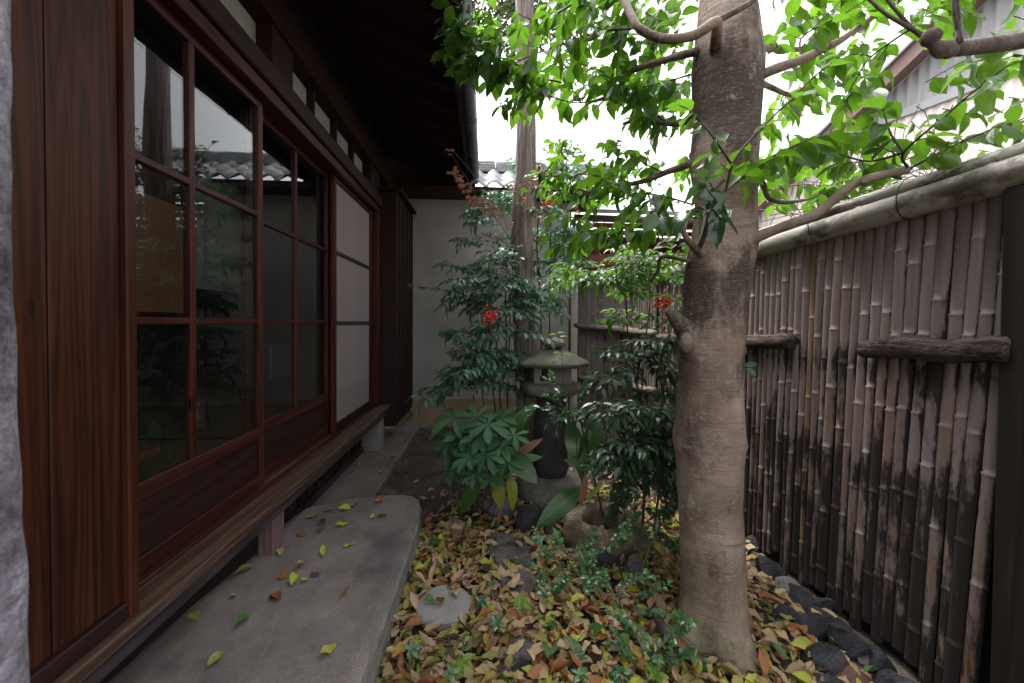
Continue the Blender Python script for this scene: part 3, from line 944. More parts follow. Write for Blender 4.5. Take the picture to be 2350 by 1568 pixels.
part_box('backing_board', 'dark', nf, FX + .022, FX + .03, .9, 3.3, -.05, 1.57, 0)
m = MB(); pole(m, (FX - .03, .75, 1.600), (FX - .02, 3.34, 1.592), .047, 3)
m.build('top_pole', 'pole', nf, True)
m = MB(); pole(m, (FX - .035, .75, 1.662), (FX - .03, 3.34, 1.652), .023, 5, nodes=7)
m.build('cap_pole', 'pole', nf, True)
def log(name, a, b, r, mat, parent, seed):
    a, b = V(a), V(b)
    n = 60
    pts = [a.lerp(b, i / n) + V((0, 0, .006 * math.sin(i * .17 + seed))) for i in range(n + 1)]
    rad = [r * (1 + .22 * nz(p, 14, seed)) * (1 if 0 < i < n else .8) for i, p in enumerate(pts)]
    MB().tube(pts, rad, 24, wob=lambda i, an, p: 1 + .16 * nz(V((math.cos(an) * 3, i * .2, math.sin(an) * 3)), 1.6, seed) + .09 * nz(V((math.cos(an) * 7, i * .35, math.sin(an) * 7)), 1.7, seed)).build(name, mat, parent, True)
a = on(2330, 806, 0, FX - .045); b = on(1980, 798, 0, FX - .045)
log('middle_rail', a, b, .037, 'rail_wood', nf, 1)
a = on(1820, 787, 0, FX - .04); b = on(1600, 783, 0, FX - .04)
log('middle_rail', a, (FX - .04, 3.2, b.z), .036, 'rail_wood', nf, 2)
for yy in (1.25, 1.62, 2.05, 2.6):
    MB().tube([(FX - .03 + .051 * math.cos(k * math.pi / 6), yy + .003 * k, 1.615 + .072 * math.sin(k * math.pi / 6)) for k in range(13)], .0022, 5).build('wire_tie', 'wire', nf)
part_box('fence_post', 'wood_post', nf, FX - .06, FX + .06, .80, 1.005, -.02, 1.56, .008)
part_box('fence_post', 'wood_post', nf, FX + .031, FX + .10, 3.2, 3.3, -.02, 1.58, .008)

# far fence: runs back to the end wall
A_, B_ = V((1.46, 3.32, 0)), V((1.06, 4.50, 0))
ff = thing('bamboo_fence', A_, 'far bamboo cane fence angled between end wall and tree trunk', 'fence')
cm2 = [cane_mesh(20 + i, .0165, 1.62, mat='cane_far') for i in range(5)]
dv = (B_ - A_); L = dv.length; dv.normalize()
ang = math.atan2(dv.y, dv.x) - math.pi / 2
t = .01
while t < L - .02:
    p = A_ + dv * t
    sc = rn.uniform(.9, 1.08)
    inst('bamboo_cane', cm2[rn.randrange(5)], ff, Matrix.Translation(V((p.x, p.y, .02))) @ Matrix.Rotation(ang, 4, 'Z') @ Matrix.Diagonal((sc, sc, 1, 1)))
    t += .034 * sc
nrm = V((-dv.y, dv.x, 0))
if nrm.x > 0: nrm = -nrm
def offp(t, o, z): 
    p = A_ + dv * t + nrm * o
    return (p.x, p.y, z)
m = MB(); pole(m, offp(-.1, .03, 1.665), offp(L, .03, 1.66), .036, 8)
m.build('top_pole', 'pole', ff, True)
m = MB(); pole(m, offp(-.1, .04, 1.712), offp(L, .035, 1.705), .018, 9)
m.build('cap_pole', 'pole', ff, True)
log('middle_rail', offp(-.05, .04, 1.10), offp(L - .02, .04, 1.16), .032, 'rail_far', ff, 3)
log('lower_rail', offp(-.05, .04, .62), offp(L - .1, .04, .57), .030, 'rail_far', ff, 4)
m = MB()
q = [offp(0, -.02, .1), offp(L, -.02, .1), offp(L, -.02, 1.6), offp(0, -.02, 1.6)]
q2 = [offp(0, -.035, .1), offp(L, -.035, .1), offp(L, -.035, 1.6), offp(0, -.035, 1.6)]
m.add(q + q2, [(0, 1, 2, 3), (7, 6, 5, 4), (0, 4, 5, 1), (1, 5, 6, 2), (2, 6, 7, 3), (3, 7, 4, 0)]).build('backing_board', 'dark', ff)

# rocks along the foot of the near fence
rn = random.Random(12)
spots = [(1740, 1225, .10, 'stone_dark'), (1760, 1290, .11, 'stone_dark'), (1795, 1330, .09, 'stone_grey'), (1830, 1345, .12, 'stone_dark'), (1800, 1400, .10, 'stone_dark'),
         (1850, 1420, .11, 'stone_dark'), (1890, 1400, .10, 'stone_dark'), (1870, 1490, .12, 'stone_dark'), (1935, 1460, .10, 'stone_dark'), (1940, 1530, .11, 'rock_red'),
         (1985, 1490, .07, 'stone_grey'), (1890, 1560, .10, 'stone_dark'), (2000, 1565, .08, 'stone_grey'), (2040, 1545, .08, 'stone_dark'), (2090, 1575, .08, 'stone_dark')]
rl = ['dark rock against the fence foot just right of the tree trunk', 'black angular rock on the fence foot pile near trunk', 'grey rock with pale top in the fence foot pile',
      'large black slabby rock leaning on the fence foot', 'black rock at leaf litter edge right of the tree', 'dark folded rock in the middle of fence foot pile', 'dark rock pressed against the blackened cane ends',
      'dark rock beside the litter lower in the pile', 'black smooth rock above the red brown rock', 'red brown rock at the foot of the bamboo fence', 'small grey lump sitting on the red brown rock',
      'dark rock below the red brown one at the picture bottom', 'grey rock in the lower right fence foot', 'black rock under the blackened cane ends at right', 'rightmost dark rock under the bamboo fence']
for (s, lb), k in zip(zip(spots, rl), range(99)):
    p = ground(s[0], s[1], .04)
    p.x = min(p.x, FX - .03)
    rock(lb, (p.x + .02, p.y, -.028 + .014 * (k % 3)), (s[2] * .8, s[2] * .85, s[2] * .75), 40 + k, s[3], .42, sub=3, rz=rn.uniform(0, 6), cat='rock', name='fence_foot_rock', group='rocks heaped at the fence foot')

for k, (yy, sz) in enumerate(((1.05, .07), (1.18, .06), (1.30, .075), (1.43, .06), (1.56, .07), (1.70, .06), (1.85, .065), (2.02, .06))):
    lb = ['lowest', 'second', 'third', 'fourth', 'fifth', 'sixth', 'seventh', 'farthest'][k]
    rock(lb + ' small black rock from the near fence post wedged under the cane ends', (FX - .075 - .02 * (k % 2), yy, -.015), (sz, sz * 1.1, sz), 80 + k, 'stone_dark', .42, sub=3, rz=k * 1.3, cat='rock', name='fence_foot_rock', group='rocks heaped at the fence foot')

# ================================================================== SLAB
def slab():
    out = []
    pix = [(640, 1205), (700, 1163), (800, 1142), (880, 1134)]
    L = [ground(x, y, .15) for x, y in pix]
    rt = [(930, 1133), (950, 1136), (962, 1143), (967, 1158), (964, 1185)]
    L += [ground(x, y, .15) for x, y in rt]
    L += [ground(830, 1560, .15), V((-.385, .1, .15)), V((-.5, -.1, .15)), V((-1.08, -.1, .15)), V((-1.10, .8, .15)), V((-1.07, 1.5, .15)), V((-1.03, 1.8, .15))]
    P = []
    for i in range(len(L)):
        a, b = L[i], L[(i + 1) % len(L)]
        k = max(1, int((b - a).length / .035))
        for j in range(k): P.append(a.lerp(b, j / k))
    n = len(P)
    c = V((-.68, 1.2, .15))
    rings = []
    for inset, z in ((0, -.06), (0, .02), (.002, .08), (.0, .118), (.006, .138), (.018, .148), (.04, .152)):
        r = []
        for p in P:
            q = V((p.x, p.y, 0))
            d = (V((c.x, p.y if -.0 < p.y < 2.25 else 1.9, 0)) - q)
            d = d.normalized() if d.length > 0 else d
            wob = .004 * nz((p.x, p.y, z * 6), 9) + .004 * nz((p.x, p.y, z * 8), 25)
            if z > .14: wob *= .5
            r.append(V((q.x + d.x * (inset + wob), q.y + d.y * (inset + wob), z + (.003 * nz((p.x, p.y, 0), 6) if z > .1 else 0))))
        rings.append(r)
    m = MB()
    vs = [v for r in rings for v in r]
    fs, = [[]]
    for k in range(len(rings) - 1):
        for i in range(n):
            j = (i + 1) % n
            fs.append((k * n + j, k * n + i, (k + 1) * n + i, (k + 1) * n + j))
    top = [(len(rings) - 1) * n + i for i in range(n)]
    fs.append(tuple(reversed(top)))
    m.v = [tuple(v) for v in vs]
    m.f = fs
    m.mi = [1 if i < 4 * n else 0 for i in range(len(fs))]
    o = m.build('stepping_slab', ['slab', 'slab_side'], None, False)
    tag(o, 'long grey stone step slab lying beside the house sill', 'stone slab')
slab()

# ================================================================== STONES
p = ground(1020, 1378, .04)
rock('round pale flat stepping stone with brown leaves on it', (p.x, p.y, .012), (.112, .122, .06), 3, 'stone_pale', .10, .35, 'stepping stone', 'stepping_stone', sub=4)
sp = [(1172, 1258, .0, (.17, .15, .05), 'large dark grey stepping stone half covered by leaves behind the pale one', 6),
      (1200, 1325, .0, (.15, .12, .045), 'dark purple grey stepping stone right of the pale round one', 7),
      (1195, 1478, .0, (.11, .08, .045), 'dark pointed stepping stone in the litter near picture bottom', 8),
      (1048, 1198, .0, (.09, .08, .055), 'low pale brown stone half buried beyond the slab end', 9),
      (1150, 1228, .0, (.09, .08, .07), 'small grey stone between big dark rock and stepping stones', 10)]
for x, y, z, s, lb, sd_ in sp:
    p = ground(x, y, z + s[2] * .6)
    rock(lb, (p.x, p.y, z), s, sd_, 'stone_pale' if sd_ == 9 else 'stone_grey', .3, .5, 'stepping stone', 'stepping_stone')
gs = [(1207, 1195, (.085, .075, .13), 'stone_dark', 'upright blue grey rock standing left of the stone basin', 15, .08),
      (1150, 1165, (.15, .11, .09), 'stone_grey', 'rounded brown grey boulder under the broad leaves left of lantern', 16, .05),
      (1240, 1180, (.06, .05, .04), 'stone_dark', 'small dark stone between upright rock and basin', 17, .05),
      (1265, 1215, (.06, .07, .06), 'stone_dark', 'dark stone hugging the left side of stone basin', 18, .03),
      (1370, 1300, (.15, .10, .10), 'stone_dark', 'dark smooth rock in front of the stone basin', 19, .0),
      (1455, 1310, (.08, .06, .08), 'stone_grey', 'grey rock right of the dark one in front of basin', 20, .02)]
for x, y, s, mt, lb, sd_, z in gs:
    p = ground(x, y, z)
    rock(lb, (p.x, p.y, z), s, sd_, mt, .4, 0, 'rock', 'garden_rock')

# basin: ring-shaped hollow stone
def basin():
    c = ground(1388, 1185, .13)
    n, out = 40, []
    prof = [(.235, -.03), (.25, .05), (.245, .11), (.225, .155), (.195, .178), (.165, .172), (.140, .15), (.128, .10), (.120, .03), (.0, .0)]
    vs, fs = [], []
    for r, z in prof:
        for k in range(n):
            a = 2 * math.pi * k / n
            e = 1 + .10 * nz((math.cos(a), math.sin(a), z * 4), 1.5, 5) + .03 * nz((math.cos(a) * 4, math.sin(a) * 4, z * 12), 1.6)
            vs.append((c.x + r * e * math.cos(a) * .88, c.y + r * e * math.sin(a) * .80, z * .78 + .014 * nz((math.cos(a), math.sin(a), z * 3), 2.2, 2)))
    for i in range(len(prof) - 1):
        for k in range(n):
            j = (k + 1) % n
            fs.append((i * n + k, i * n + j, (i + 1) * n + j, (i + 1) * n + k))
    o = MB().add(vs, fs).build('stone_basin', 'stone_basin', None, True)
    tag(o, 'brown hollow stone water basin beside the big trunk', 'stone basin')
    return c
BAS = basin()

# ================================================================== LANTERN
lc = V((.458, 2.72, 0))
lan = thing('stone_lantern', lc, 'weathered stone garden lantern with mossy roof in front of the cedar trunk', 'lantern')
def lathe(name, prof, mat, n=32, sx=1, sy=1, wob=.03, seed=0, hexa=0.0, cx=0, cy=0):
    vs, fs = [], []
    for r, z in prof:
        for k in range(n):
            a = 2 * math.pi * k / n
            h = 1
            if hexa:
                h = 1 - hexa + hexa / max(.5, math.cos((a + .3) % (math.pi / 3) - math.pi / 6)) * math.cos(math.pi / 6) * 1.08
            e = h * (1 + wob * nz((math.cos(a) * 1.5, math.sin(a) * 1.5, z * 6), 1.3, seed) + wob * .5 * nz((math.cos(a) * 5, math.sin(a) * 5, z * 20), 1.5, seed))
            vs.append((lc.x + cx + r * e * math.cos(a) * sx, lc.y + cy + r * e * math.sin(a) * sy, z + wob * .15 * nz((math.cos(a) * 2, math.sin(a) * 2, r * 5), 1.5, seed)))
    for i in range(len(prof) - 1):
        for k in range(n):
            j = (k + 1) % n
            fs.append((i * n + k, i * n + j, (i + 1) * n + j, (i + 1) * n + k))
    fs.append(tuple(reversed(range(n))))
    fs.append(tuple((len(prof) - 1) * n + k for k in range(n)))
    return MB().add(vs, fs).build(name, mat, lan, True)
lathe('base_stone', [(.24, -.03), (.245, .04), (.215, .10), (.15, .135), (.08, .14)], 'stone_lantern', seed=1, wob=.08)
lathe('shaft', [(.10, .141), (.115, .16), (.124, .22), (.117, .30), (.118, .40), (.108, .52), (.10, .60), (.105, .66), (.10, .69)], 'stone_shaft', wob=.09, seed=2)
lathe('platform', [(.10, .680), (.175, .70), (.20, .712), (.203, .765), (.185, .777), (.06, .785)], 'stone_lantern', hexa=.55, wob=.05, seed=3)
# fire box with window openings
def firebox():
    x0, x1, y0, y1, z0, z1 = lc.x - .135, lc.x + .12, lc.y - .12, lc.y + .12, .780, .905
    m = MB()
    t = .045
    m.box(x0, x1, y0, y1, z0, z0 + .02, 0, .004)
    m.box(x0 + .001, x1 - .001, y0 + .001, y1 - .001, z1 - .02, z1, 0, .004)
    for (a, b) in ((x0, x0 + t), (x0 + t + .045, x1 - .0)):
        m.box(a + .002, b - .002, y0 + .002, y0 + t, z0 + .015, z1 - .015, 0, .004)
        m.box(a + .002, b - .002, y1 - t, y1 - .002, z0 + .015, z1 - .015, 0, .004)
    m.box(x0 + .003, x0 + t, y0 + .06, y1 - .06, z0 + .016, z1 - .016, 0, .003)
    m.build('fire_box', 'stone_pale', lan)
firebox()
lathe('lantern_roof', [(.12, .902), (.22, .893), (.252, .895), (.262, .912), (.248, .928), (.18, .962), (.11, .992), (.05, 1.012)], 'stone_moss', n=40, wob=.07, seed=4, hexa=.35)
lathe('cap_stone', [(.03, 1.012), (.068, 1.022), (.080, 1.043), (.066, 1.064), (.03, 1.075)], 'stone_lantern', wob=.08, seed=5, cx=.012)

# ================================================================== CEDAR TRUNK
def px_poly(pts, d=None): return [at(p[0], p[1], p[2] if len(p) > 2 else d) for p in pts]
cz = 3.05
base = at(1212, 1090, cz); base.z = 0
ct = thing('cedar_tree', base, 'thin straight cedar trunk with shaggy grey bark behind the stone lantern', 'tree')
prof = [(1214, 1095, 26), (1212, 960, 26), (1208, 850, 26), (1202, 740, 25), (1199, 600, 25), (1198, 520, 24), (1202, 440, 25), (1206, 410, 24), (1207, 300, 22), (1206, 150, 21), (1204, 0, 21), (1203, -300, 19), (1201, -900, 15)]
pts, rad = [], []
for i in range(len(prof) - 1):
    for k in range(8):
        t = k / 8
        q = [prof[i][j] + (prof[i + 1][j] - prof[i][j]) * t for j in range(3)]
        pts.append(at(q[0], q[1], cz)); rad.append(q[2] * cz / F)
MB().tube(pts, rad, 40, wob=lambda i, an, p: 1 + .05 * nz(V((math.cos(an) * 3, math.sin(an) * 3, p.z * .8)), 1.5) + .05 * nz(V((math.cos(an) * 9, math.sin(an) * 9, p.z * 1.5)), 1.6)).build('trunk', 'cedar', ct, True)
m = MB()
for q, r in (([(1212, 60), (1255, 75), (1290, 95), (1275, 130), (1300, 165)], .010), ([(1206, 90), (1175, 70), (1145, 78), (1120, 95)], .008), ([(1214, 0), (1228, 20), (1250, 10)], .008), ([(1200, 20), (1185, 5), (1140, -10)], .01)):
    P = spline(px_poly([(a, b, 3.1) for a, b in q]), 4)
    m.tube(P, [r * (1 - .6 * i / len(P)) for i in range(len(P))], 6)
m.build('branch', 'branch', ct, True)

# ================================================================== BIG TREE
TZ = 1.53
tb = at(1640, 1447, TZ); tb.z = 0
tree = thing('broadleaf_tree', tb, 'big evergreen tree with smooth grey brown trunk in front of near bamboo fence', 'tree')
outl = [(1560, 1500, 1725), (1556, 1450, 1716), (1562, 1400, 1711), (1564, 1300, 1704), (1560, 1150, 1695), (1556, 1060, 1697), (1550, 1016, 1702), (1549, 1000, 1702), (1555, 930, 1698), (1560, 870, 1697), (1558, 826, 1698), (1556, 780, 1702),
        (1566, 740, 1706), (1570, 690, 1710), (1572, 640, 1716), (1578, 600, 1722), (1586, 560, 1729), (1600, 480, 1729), (1594, 410, 1731), (1588, 370, 1732), (1598, 290, 1736), (1594, 200, 1743), (1592, 150, 1744), (1598, 80, 1737), (1607, 0, 1728), (1618, -150, 1722), (1622, -500, 1705), (1625, -1000, 1690)]
pts, rad = [], []
def sm(t): return t
for i in range(len(outl) - 1):
    k_ = max(2, int(abs(outl[i][1] - outl[i + 1][1]) / 9))
    for k in range(k_):
        t = k / k_
        q = [outl[i][j] + (outl[i + 1][j] - outl[i][j]) * t for j in range(3)]
        if i == 0 and k == 0:
            p = at((q[0] + q[2]) / 2, 1475, TZ)
            p.z = -.05
        else: p = at((q[0] + q[2]) / 2, min(q[1], 1462), TZ)
        if q[1] > 1462: p.z -= (q[1] - 1462) * .0011
        pts.append(p); rad.append((q[2] - q[0]) / 2 * TZ / F * .985)
pts = [p for p in pts]
pts.sort(key=lambda p: p.z)
order = sorted(range(len(rad)), key=lambda i: 0)
def twob(i, an, p):
    e = 1 + .05 * nz(V((math.cos(an) * 1.1, math.sin(an) * 1.1, p.z * 1.6)), 1.5, 3) + .015 * nz(V((math.cos(an) * 3, math.sin(an) * 3, p.z * 6)), 1.6)
    # vertical groove low down and root flare
    if p.z < .62:
        g = math.exp(-((an - GR) / .22) ** 2)
        e -= .07 * g * min(1, (.62 - p.z) / .25)
    if p.z < .16: e += (.16 - p.z) ** 1.3 * (2.2 + 2.2 * math.sin(an * 4 + .7))
    # stretched bark rings
    for z0, am in ((.725, .045), (.742, .03), (1.035, .03), (1.02, .02), (1.12, .012), (.55, .012), (1.6, .02), (1.85, .015)):
        zz = p.z - z0 - .02 * math.sin(an * 2 + 1)
        e += am * math.exp(-(zz / .006) ** 2)
    return e
GR = 4.4
MB().tube(pts, rad, 72, wob=twob).build('trunk', 'bark', tree, True)
# knots on the trunk
for (x, y, d, s) in ((1574, 785, 1.415, .030), (1722, 560, 1.46, .032), (1640, 108, 1.43, .026)):
    p = at(x, y, d + .02)
    s *= .8
    rock('', p, (s, s, s * 1.6), int(x), 'bark', .15, name='knot', parent=tree, sub=3)
stub = MB(); stub.tube(spline([at(1615, 830, 1.5), at(1590, 780, 1.48), at(1562, 745, 1.47), at(1538, 720, 1.46), at(1532, 712, 1.46)], 4), [.055, .06, .062, .058, .052, .046, .040, .036, .032, .028, .024, .020, .017, .015, .013, .011, .007], 20)
stub.build('branch_stub', 'bark', tree, True)

LV = Leaves()
TW = MB()
BR = [  # main limbs: pixel paths with distance, start radius, end radius
    ([(1640, 112, 1.44), (1645, 70, 1.38), (1641, 51, 1.36), (1590, 82, 1.36), (1522, 89, 1.38), (1471, 68, 1.4), (1453, 44, 1.42), (1433, 3, 1.45), (1400, -60, 1.5)], .019, .013),
    ([(1641, 51, 1.36), (1680, 30, 1.36), (1720, 7, 1.38), (1760, -30, 1.4)], .012, .008),
    ([(1600, 118, 1.5), (1560, 128, 1.55), (1529, 137, 1.6), (1453, 161, 1.7), (1416, 181, 1.75), (1395, 219, 1.8), (1351, 236, 1.9)], .017, .006),
    ([(1610, 215, 1.55), (1598, 250, 1.6), (1570, 280, 1.65), (1535, 284, 1.7), (1471, 273, 1.8), (1430, 284, 1.9)], .020, .006),
    ([(1590, 372, 1.55), (1560, 385, 1.62), (1530, 395, 1.7), (1480, 415, 1.8), (1425, 425, 1.9), (1392, 419, 2.0), (1361, 440, 2.05), (1317, 430, 2.1), (1248, 399, 2.2)], .016, .004),
    ([(1730, 180, 1.45), (1781, 158, 1.45), (1840, 137, 1.46), (1886, 114, 1.48), (1927, 94, 1.5), (1986, 52, 1.52), (2040, 10, 1.55), (2100, -50, 1.6)], .018, .009),
    ([(1725, 110, 1.6), (1796, 111, 1.75), (1845, 113, 1.9), (1900, 100, 2.0)], .016, .006),
    ([(1735, 185, 1.6), (1787, 209, 1.75), (1828, 226, 1.9), (1870, 250, 2.0)], .013, .005),
    ([(1722, 555, 1.45), (1745, 541, 1.42), (1800, 520, 1.38), (1870, 492, 1.35), (1913, 459, 1.33), (1957, 424, 1.30), (2015, 404, 1.27), (2085, 389, 1.24)], .020, .012),
    ([(1735, 390, 1.6), (1752, 425, 1.62), (1765, 455, 1.65), (1800, 465, 1.7), (1845, 460, 1.75)], .012, .007),
    ([(1610, 585, 1.42), (1590, 565, 1.36), (1570, 535, 1.3), (1575, 500, 1.28)], .014, .006),
    ([(1600, 580, 1.42), (1620, 530, 1.30), (1630, 480, 1.22), (1640, 440, 1.18), (1664, 410, 1.15)], .010, .005),
    ([(1585, 600, 1.5), (1520, 590, 1.6), (1510, 620, 1.65), (1495, 645, 1.7)], .008, .006),
    ([(1420, 640, 1.95)  , (1450, 610, 1.95), (1470, 590, 1.95)], .004, .003),
]
for path, ra, rb in BR:
    P = spline(px_poly(path), 6)
    n = len(P)
    MB().tube(P, [(ra + (rb - ra) * i / n) * (1 + .12 * nz(P[i], 20)) for i in range(n)], 10).build('branch', 'bark' if ra > .012 else 'branch', tree, True)

def twig(a, d, ln, nleaf, size, mat='leaf_tree', r=.0022, kind='ov', droop=.35, flop=.9):
    d = d.normalized()
    pts = []
    p = a.copy()
    for i in range(5):
        pts.append(p.copy())
        d = (d + V((0, 0, -droop * .12)) + rv(.10)).normalized()
        p = p + d * ln / 4
    TW.tube(pts, [r * (1 - .5 * i / 5) for i in range(5)], 5, cap=False)
    for i in range(nleaf):
        t = (i + .6) / nleaf
        k = min(3, int(t * 4)); f = t * 4 - k
        q = pts[k].lerp(pts[k + 1], f)
        side = d.cross(V((0, 0, 1)))
        if side.length < .1: side = V((1, 0, 0))
        side = side.normalized() * (1 if i % 2 else -1)
        if random.random() < .5:
            ld = (d * .35 + side * .45 + V((0, 0, -1)) + rv(.3)).normalized()
            h = random.uniform(0, 6.283)
            up = V((math.cos(h), math.sin(h), .35))
        else:
            ld = (d * .6 + side * .9 + V((0, 0, -flop * random.uniform(.1, .8))) + rv(.35)).normalized()
            up = (V((0, 0, 1)) + rv(.6)).normalized()
        LV.add(kind, mat, q, ld, up, size * random.uniform(.58, 1.18), random.uniform(.8, 1.15))
    LV.add(kind, mat, pts[-1], (d + V((0, 0, -.3)) + rv(.2)), V((0, 0, 1)) + rv(.5), size * random.uniform(.8, 1.1))

def leafy(path, size=.092, spacing=.05, tl=.13, r=.004, mat='leaf_tree', nl=4):
    P = spline(px_poly(path), 8)
    TW.tube(P, [r * (1 - .5 * i / len(P)) for i in range(len(P))], 5, cap=False)
    acc = 0
    s = 1
    for i in range(1, len(P)):
        acc += (P[i] - P[i - 1]).length
        if acc > spacing:
            acc = 0
            t = (P[i] - P[i - 1]).normalized()
            side = t.cross(V((0, 0, 1))).normalized() * s
            s = -s
            twig(P[i], t * .6 + side * .8 + V((0, 0, random.uniform(-.3, .5))), tl * random.uniform(.5, 1.2), nl, size, mat)
    twig(P[-1], P[-1] - P[-2], tl * .8, nl + 1, size, mat)
leafy([(1344, -10, 1.7), (1265, 38, 1.75), (1197, 55, 1.8), (1139, 68, 1.85)])
leafy([(1453, 65, 1.55), (1368, 75, 1.6), (1300, 99, 1.65), (1214, 130, 1.7), (1187, 143, 1.75)])
leafy([(1290, 190, 1.85), (1235, 178, 1.85), (1163, 164, 1.85), (1112, 143, 1.85), (1065, 125, 1.85)], tl=.07)
leafy([(1200, 155, 1.8), (1112, 113, 1.8), (1075, 68, 1.8)], tl=.06)
leafy([(1409, 226, 1.8), (1317, 236, 1.85), (1235, 215, 1.9), (1180, 229, 1.95)], tl=.08)
leafy([(1395, 219, 1.8), (1410, 150, 1.75), (1420, 100, 1.75)])
leafy([(1535, 284, 1.7), (1470, 240, 1.75), (1440, 215, 1.8)])
leafy([(1590, 170, 1.6), (1520, 190, 1.65), (1450, 205, 1.7)])
leafy([(1248, 399, 2.2), (1280, 360, 2.2), (1290, 330, 2.3)], tl=.08, size=.065)
leafy([(1400, 420, 2.0), (1340, 400, 2.0), (1300, 410, 2.0), (1255, 400, 2.0)], tl=.09, size=.07)
leafy([(1520, 395, 1.7), (1470, 370, 1.8), (1420, 330, 1.95)], tl=.09, size=.07)
leafy([(1590, 470, 1.55), (1520, 450, 1.6), (1440, 440, 1.7), (1400, 430, 1.75)])
leafy([(1600, 500, 1.45), (1540, 500, 1.45), (1460, 520, 1.5), (1390, 530, 1.55)], tl=.08)
leafy([(1664, 442, 1.25), (1687, 366, 1.2), (1752, 290, 1.2), (1810, 234, 1.2), (1869, 176, 1.2), (1921, 140, 1.2)], tl=.04, nl=2, spacing=.06, size=.07)
leafy([(1680, 380, 1.2), (1640, 320, 1.15), (1600, 270, 1.15)], tl=.04, nl=2, spacing=.05, size=.07)
leafy([(1664, 439, 1.25), (1737, 383, 1.3), (1810, 340, 1.35), (1886, 313, 1.4), (1930, 310, 1.45)], tl=.07, nl=3)
leafy([(1850, 460, 1.75), (1900, 440, 1.8), (1960, 400, 1.85)])
leafy([(1840, 137, 1.46), (1838, 90, 1.5), (1880, 60, 1.5), (1930, 40, 1.5)], nl=3)
leafy([(2085, 389, 1.24), (2074, 351, 1.2), (2162, 272, 1.1), (2220, 222, 1.05), (2293, 164, 1.0)], tl=.06, nl=2, spacing=.05, size=.082)
leafy([(2085, 389, 1.24), (2144, 357, 1.2), (2229, 316, 1.15), (2350, 272, 1.1)], tl=.07, nl=3, size=.078)
leafy([(2074, 351, 1.2), (2045, 310, 1.22), (2030, 265, 1.25)], tl=.05, nl=3)
leafy([(2074, 351, 1.2), (1990, 370, 1.3), (1910, 350, 1.4), (1860, 350, 1.5)], tl=.07, nl=3)
leafy([(2350, 130, 1.1), (2280, 120, 1.1), (2230, 100, 1.1)], tl=.06, nl=3)
leafy([(2100, 60, 1.3), (2040, 100, 1.35), (1990, 140, 1.4), (1960, 190, 1.45)], tl=.09, nl=3)
# dark glossy cluster in front of the trunk
for a, b in (((1655, 470, 1.12), (1600, 430, 1.05)), ((1655, 470, 1.12), (1650, 500, 1.05)), ((1640, 440, 1.12), (1625, 400, 1.08)), ((1640, 480, 1.12), (1580, 480, 1.05))):
    A, B = at(*a), at(*b)
    twig(A, B - A, (B - A).length, 4, .075, 'leaf_dark')

GAPS = [(1205, 70, 30, 130), (1205, 200, 22, 60), (2010, 250, 50, 60), (2120, 130, 60, 50), (2250, 240, 60, 30), (1120, 330, 62, 120), (1335, 315, 105, 55), (1540, 345, 45, 22), (1768, 60, 30, 65), (1230, 290, 30, 60), (1850, 290, 25, 18), (1810, 370, 22, 20), (1800, 190, 15, 12), (1950, 215, 30, 18), (1470, 10, 10, 30), (1960, 360, 25, 18)]
def gap(x, y):
    return any(((x - a) / c) ** 2 + ((y - b) / d) ** 2 < 1 for a, b, c, d in GAPS)
def fill(x0, y0, x1, y1, d0, d1, n, size=.092, nl=4, tl=.12, out=None, mat='leaf_tree', poly=None):
    k = 0
    tr = 0
    while k < n and tr < n * 20:
        tr += 1
        x, y = random.uniform(x0, x1), random.uniform(y0, y1)
        if gap(x, y) or (poly and not poly(x, y)): continue
        d = random.uniform(d0, d1)
        p = at(x, y, d)
        o = (p - at(1660, y, TZ + .4))
        o.z = random.uniform(-.2, .3) * o.length
        dr = o.normalized() + rv(.6)
        q = proj(p + dr.normalized() * tl)
        if gap(q[0], q[1] + 15): continue
        twig(p, dr, tl * random.uniform(.7, 1.2), nl, size, mat, r=.0018)
        k += 1
fill(1230, -60, 1600, 205, 1.6, 2.4, 95, poly=lambda x, y: y < 215 - .0 * x)
fill(1060, -20, 1250, 170, 1.8, 2.2, 22, poly=lambda x, y: y > (1250 - x) * .35 - 20 and y < 150 + (x - 1060) * .25)
fill(1440, 200, 1600, 300, 1.7, 2.4, 16)
fill(1300, 385, 1600, 560, 1.6, 2.3, 36, size=.068)
fill(1240, 385, 1340, 450, 1.9, 2.2, 8, size=.06)
fill(1380, 320, 1600, 400, 1.8, 2.4, 18, size=.068)
fill(1745, -60, 2000, 470, 1.7, 2.6, 85, poly=lambda x, y: y < 560 - .45 * (x - 1745) or x < 1850)
fill(2000, -60, 2350, 80, 1.2, 2.0, 16)
fill(1960, 180, 2350, 370, 1.3, 1.8, 12, size=.07)
fill(1900, -200, 2350, -30, 1.4, 2.4, 30)
fill(1100, -300, 1650, -40, 1.6, 2.6, 45)
TW.build('twigs', 'twig', tree, True, 'stuff')
LV.build(tree, 'leaf', 'foliage', 300)

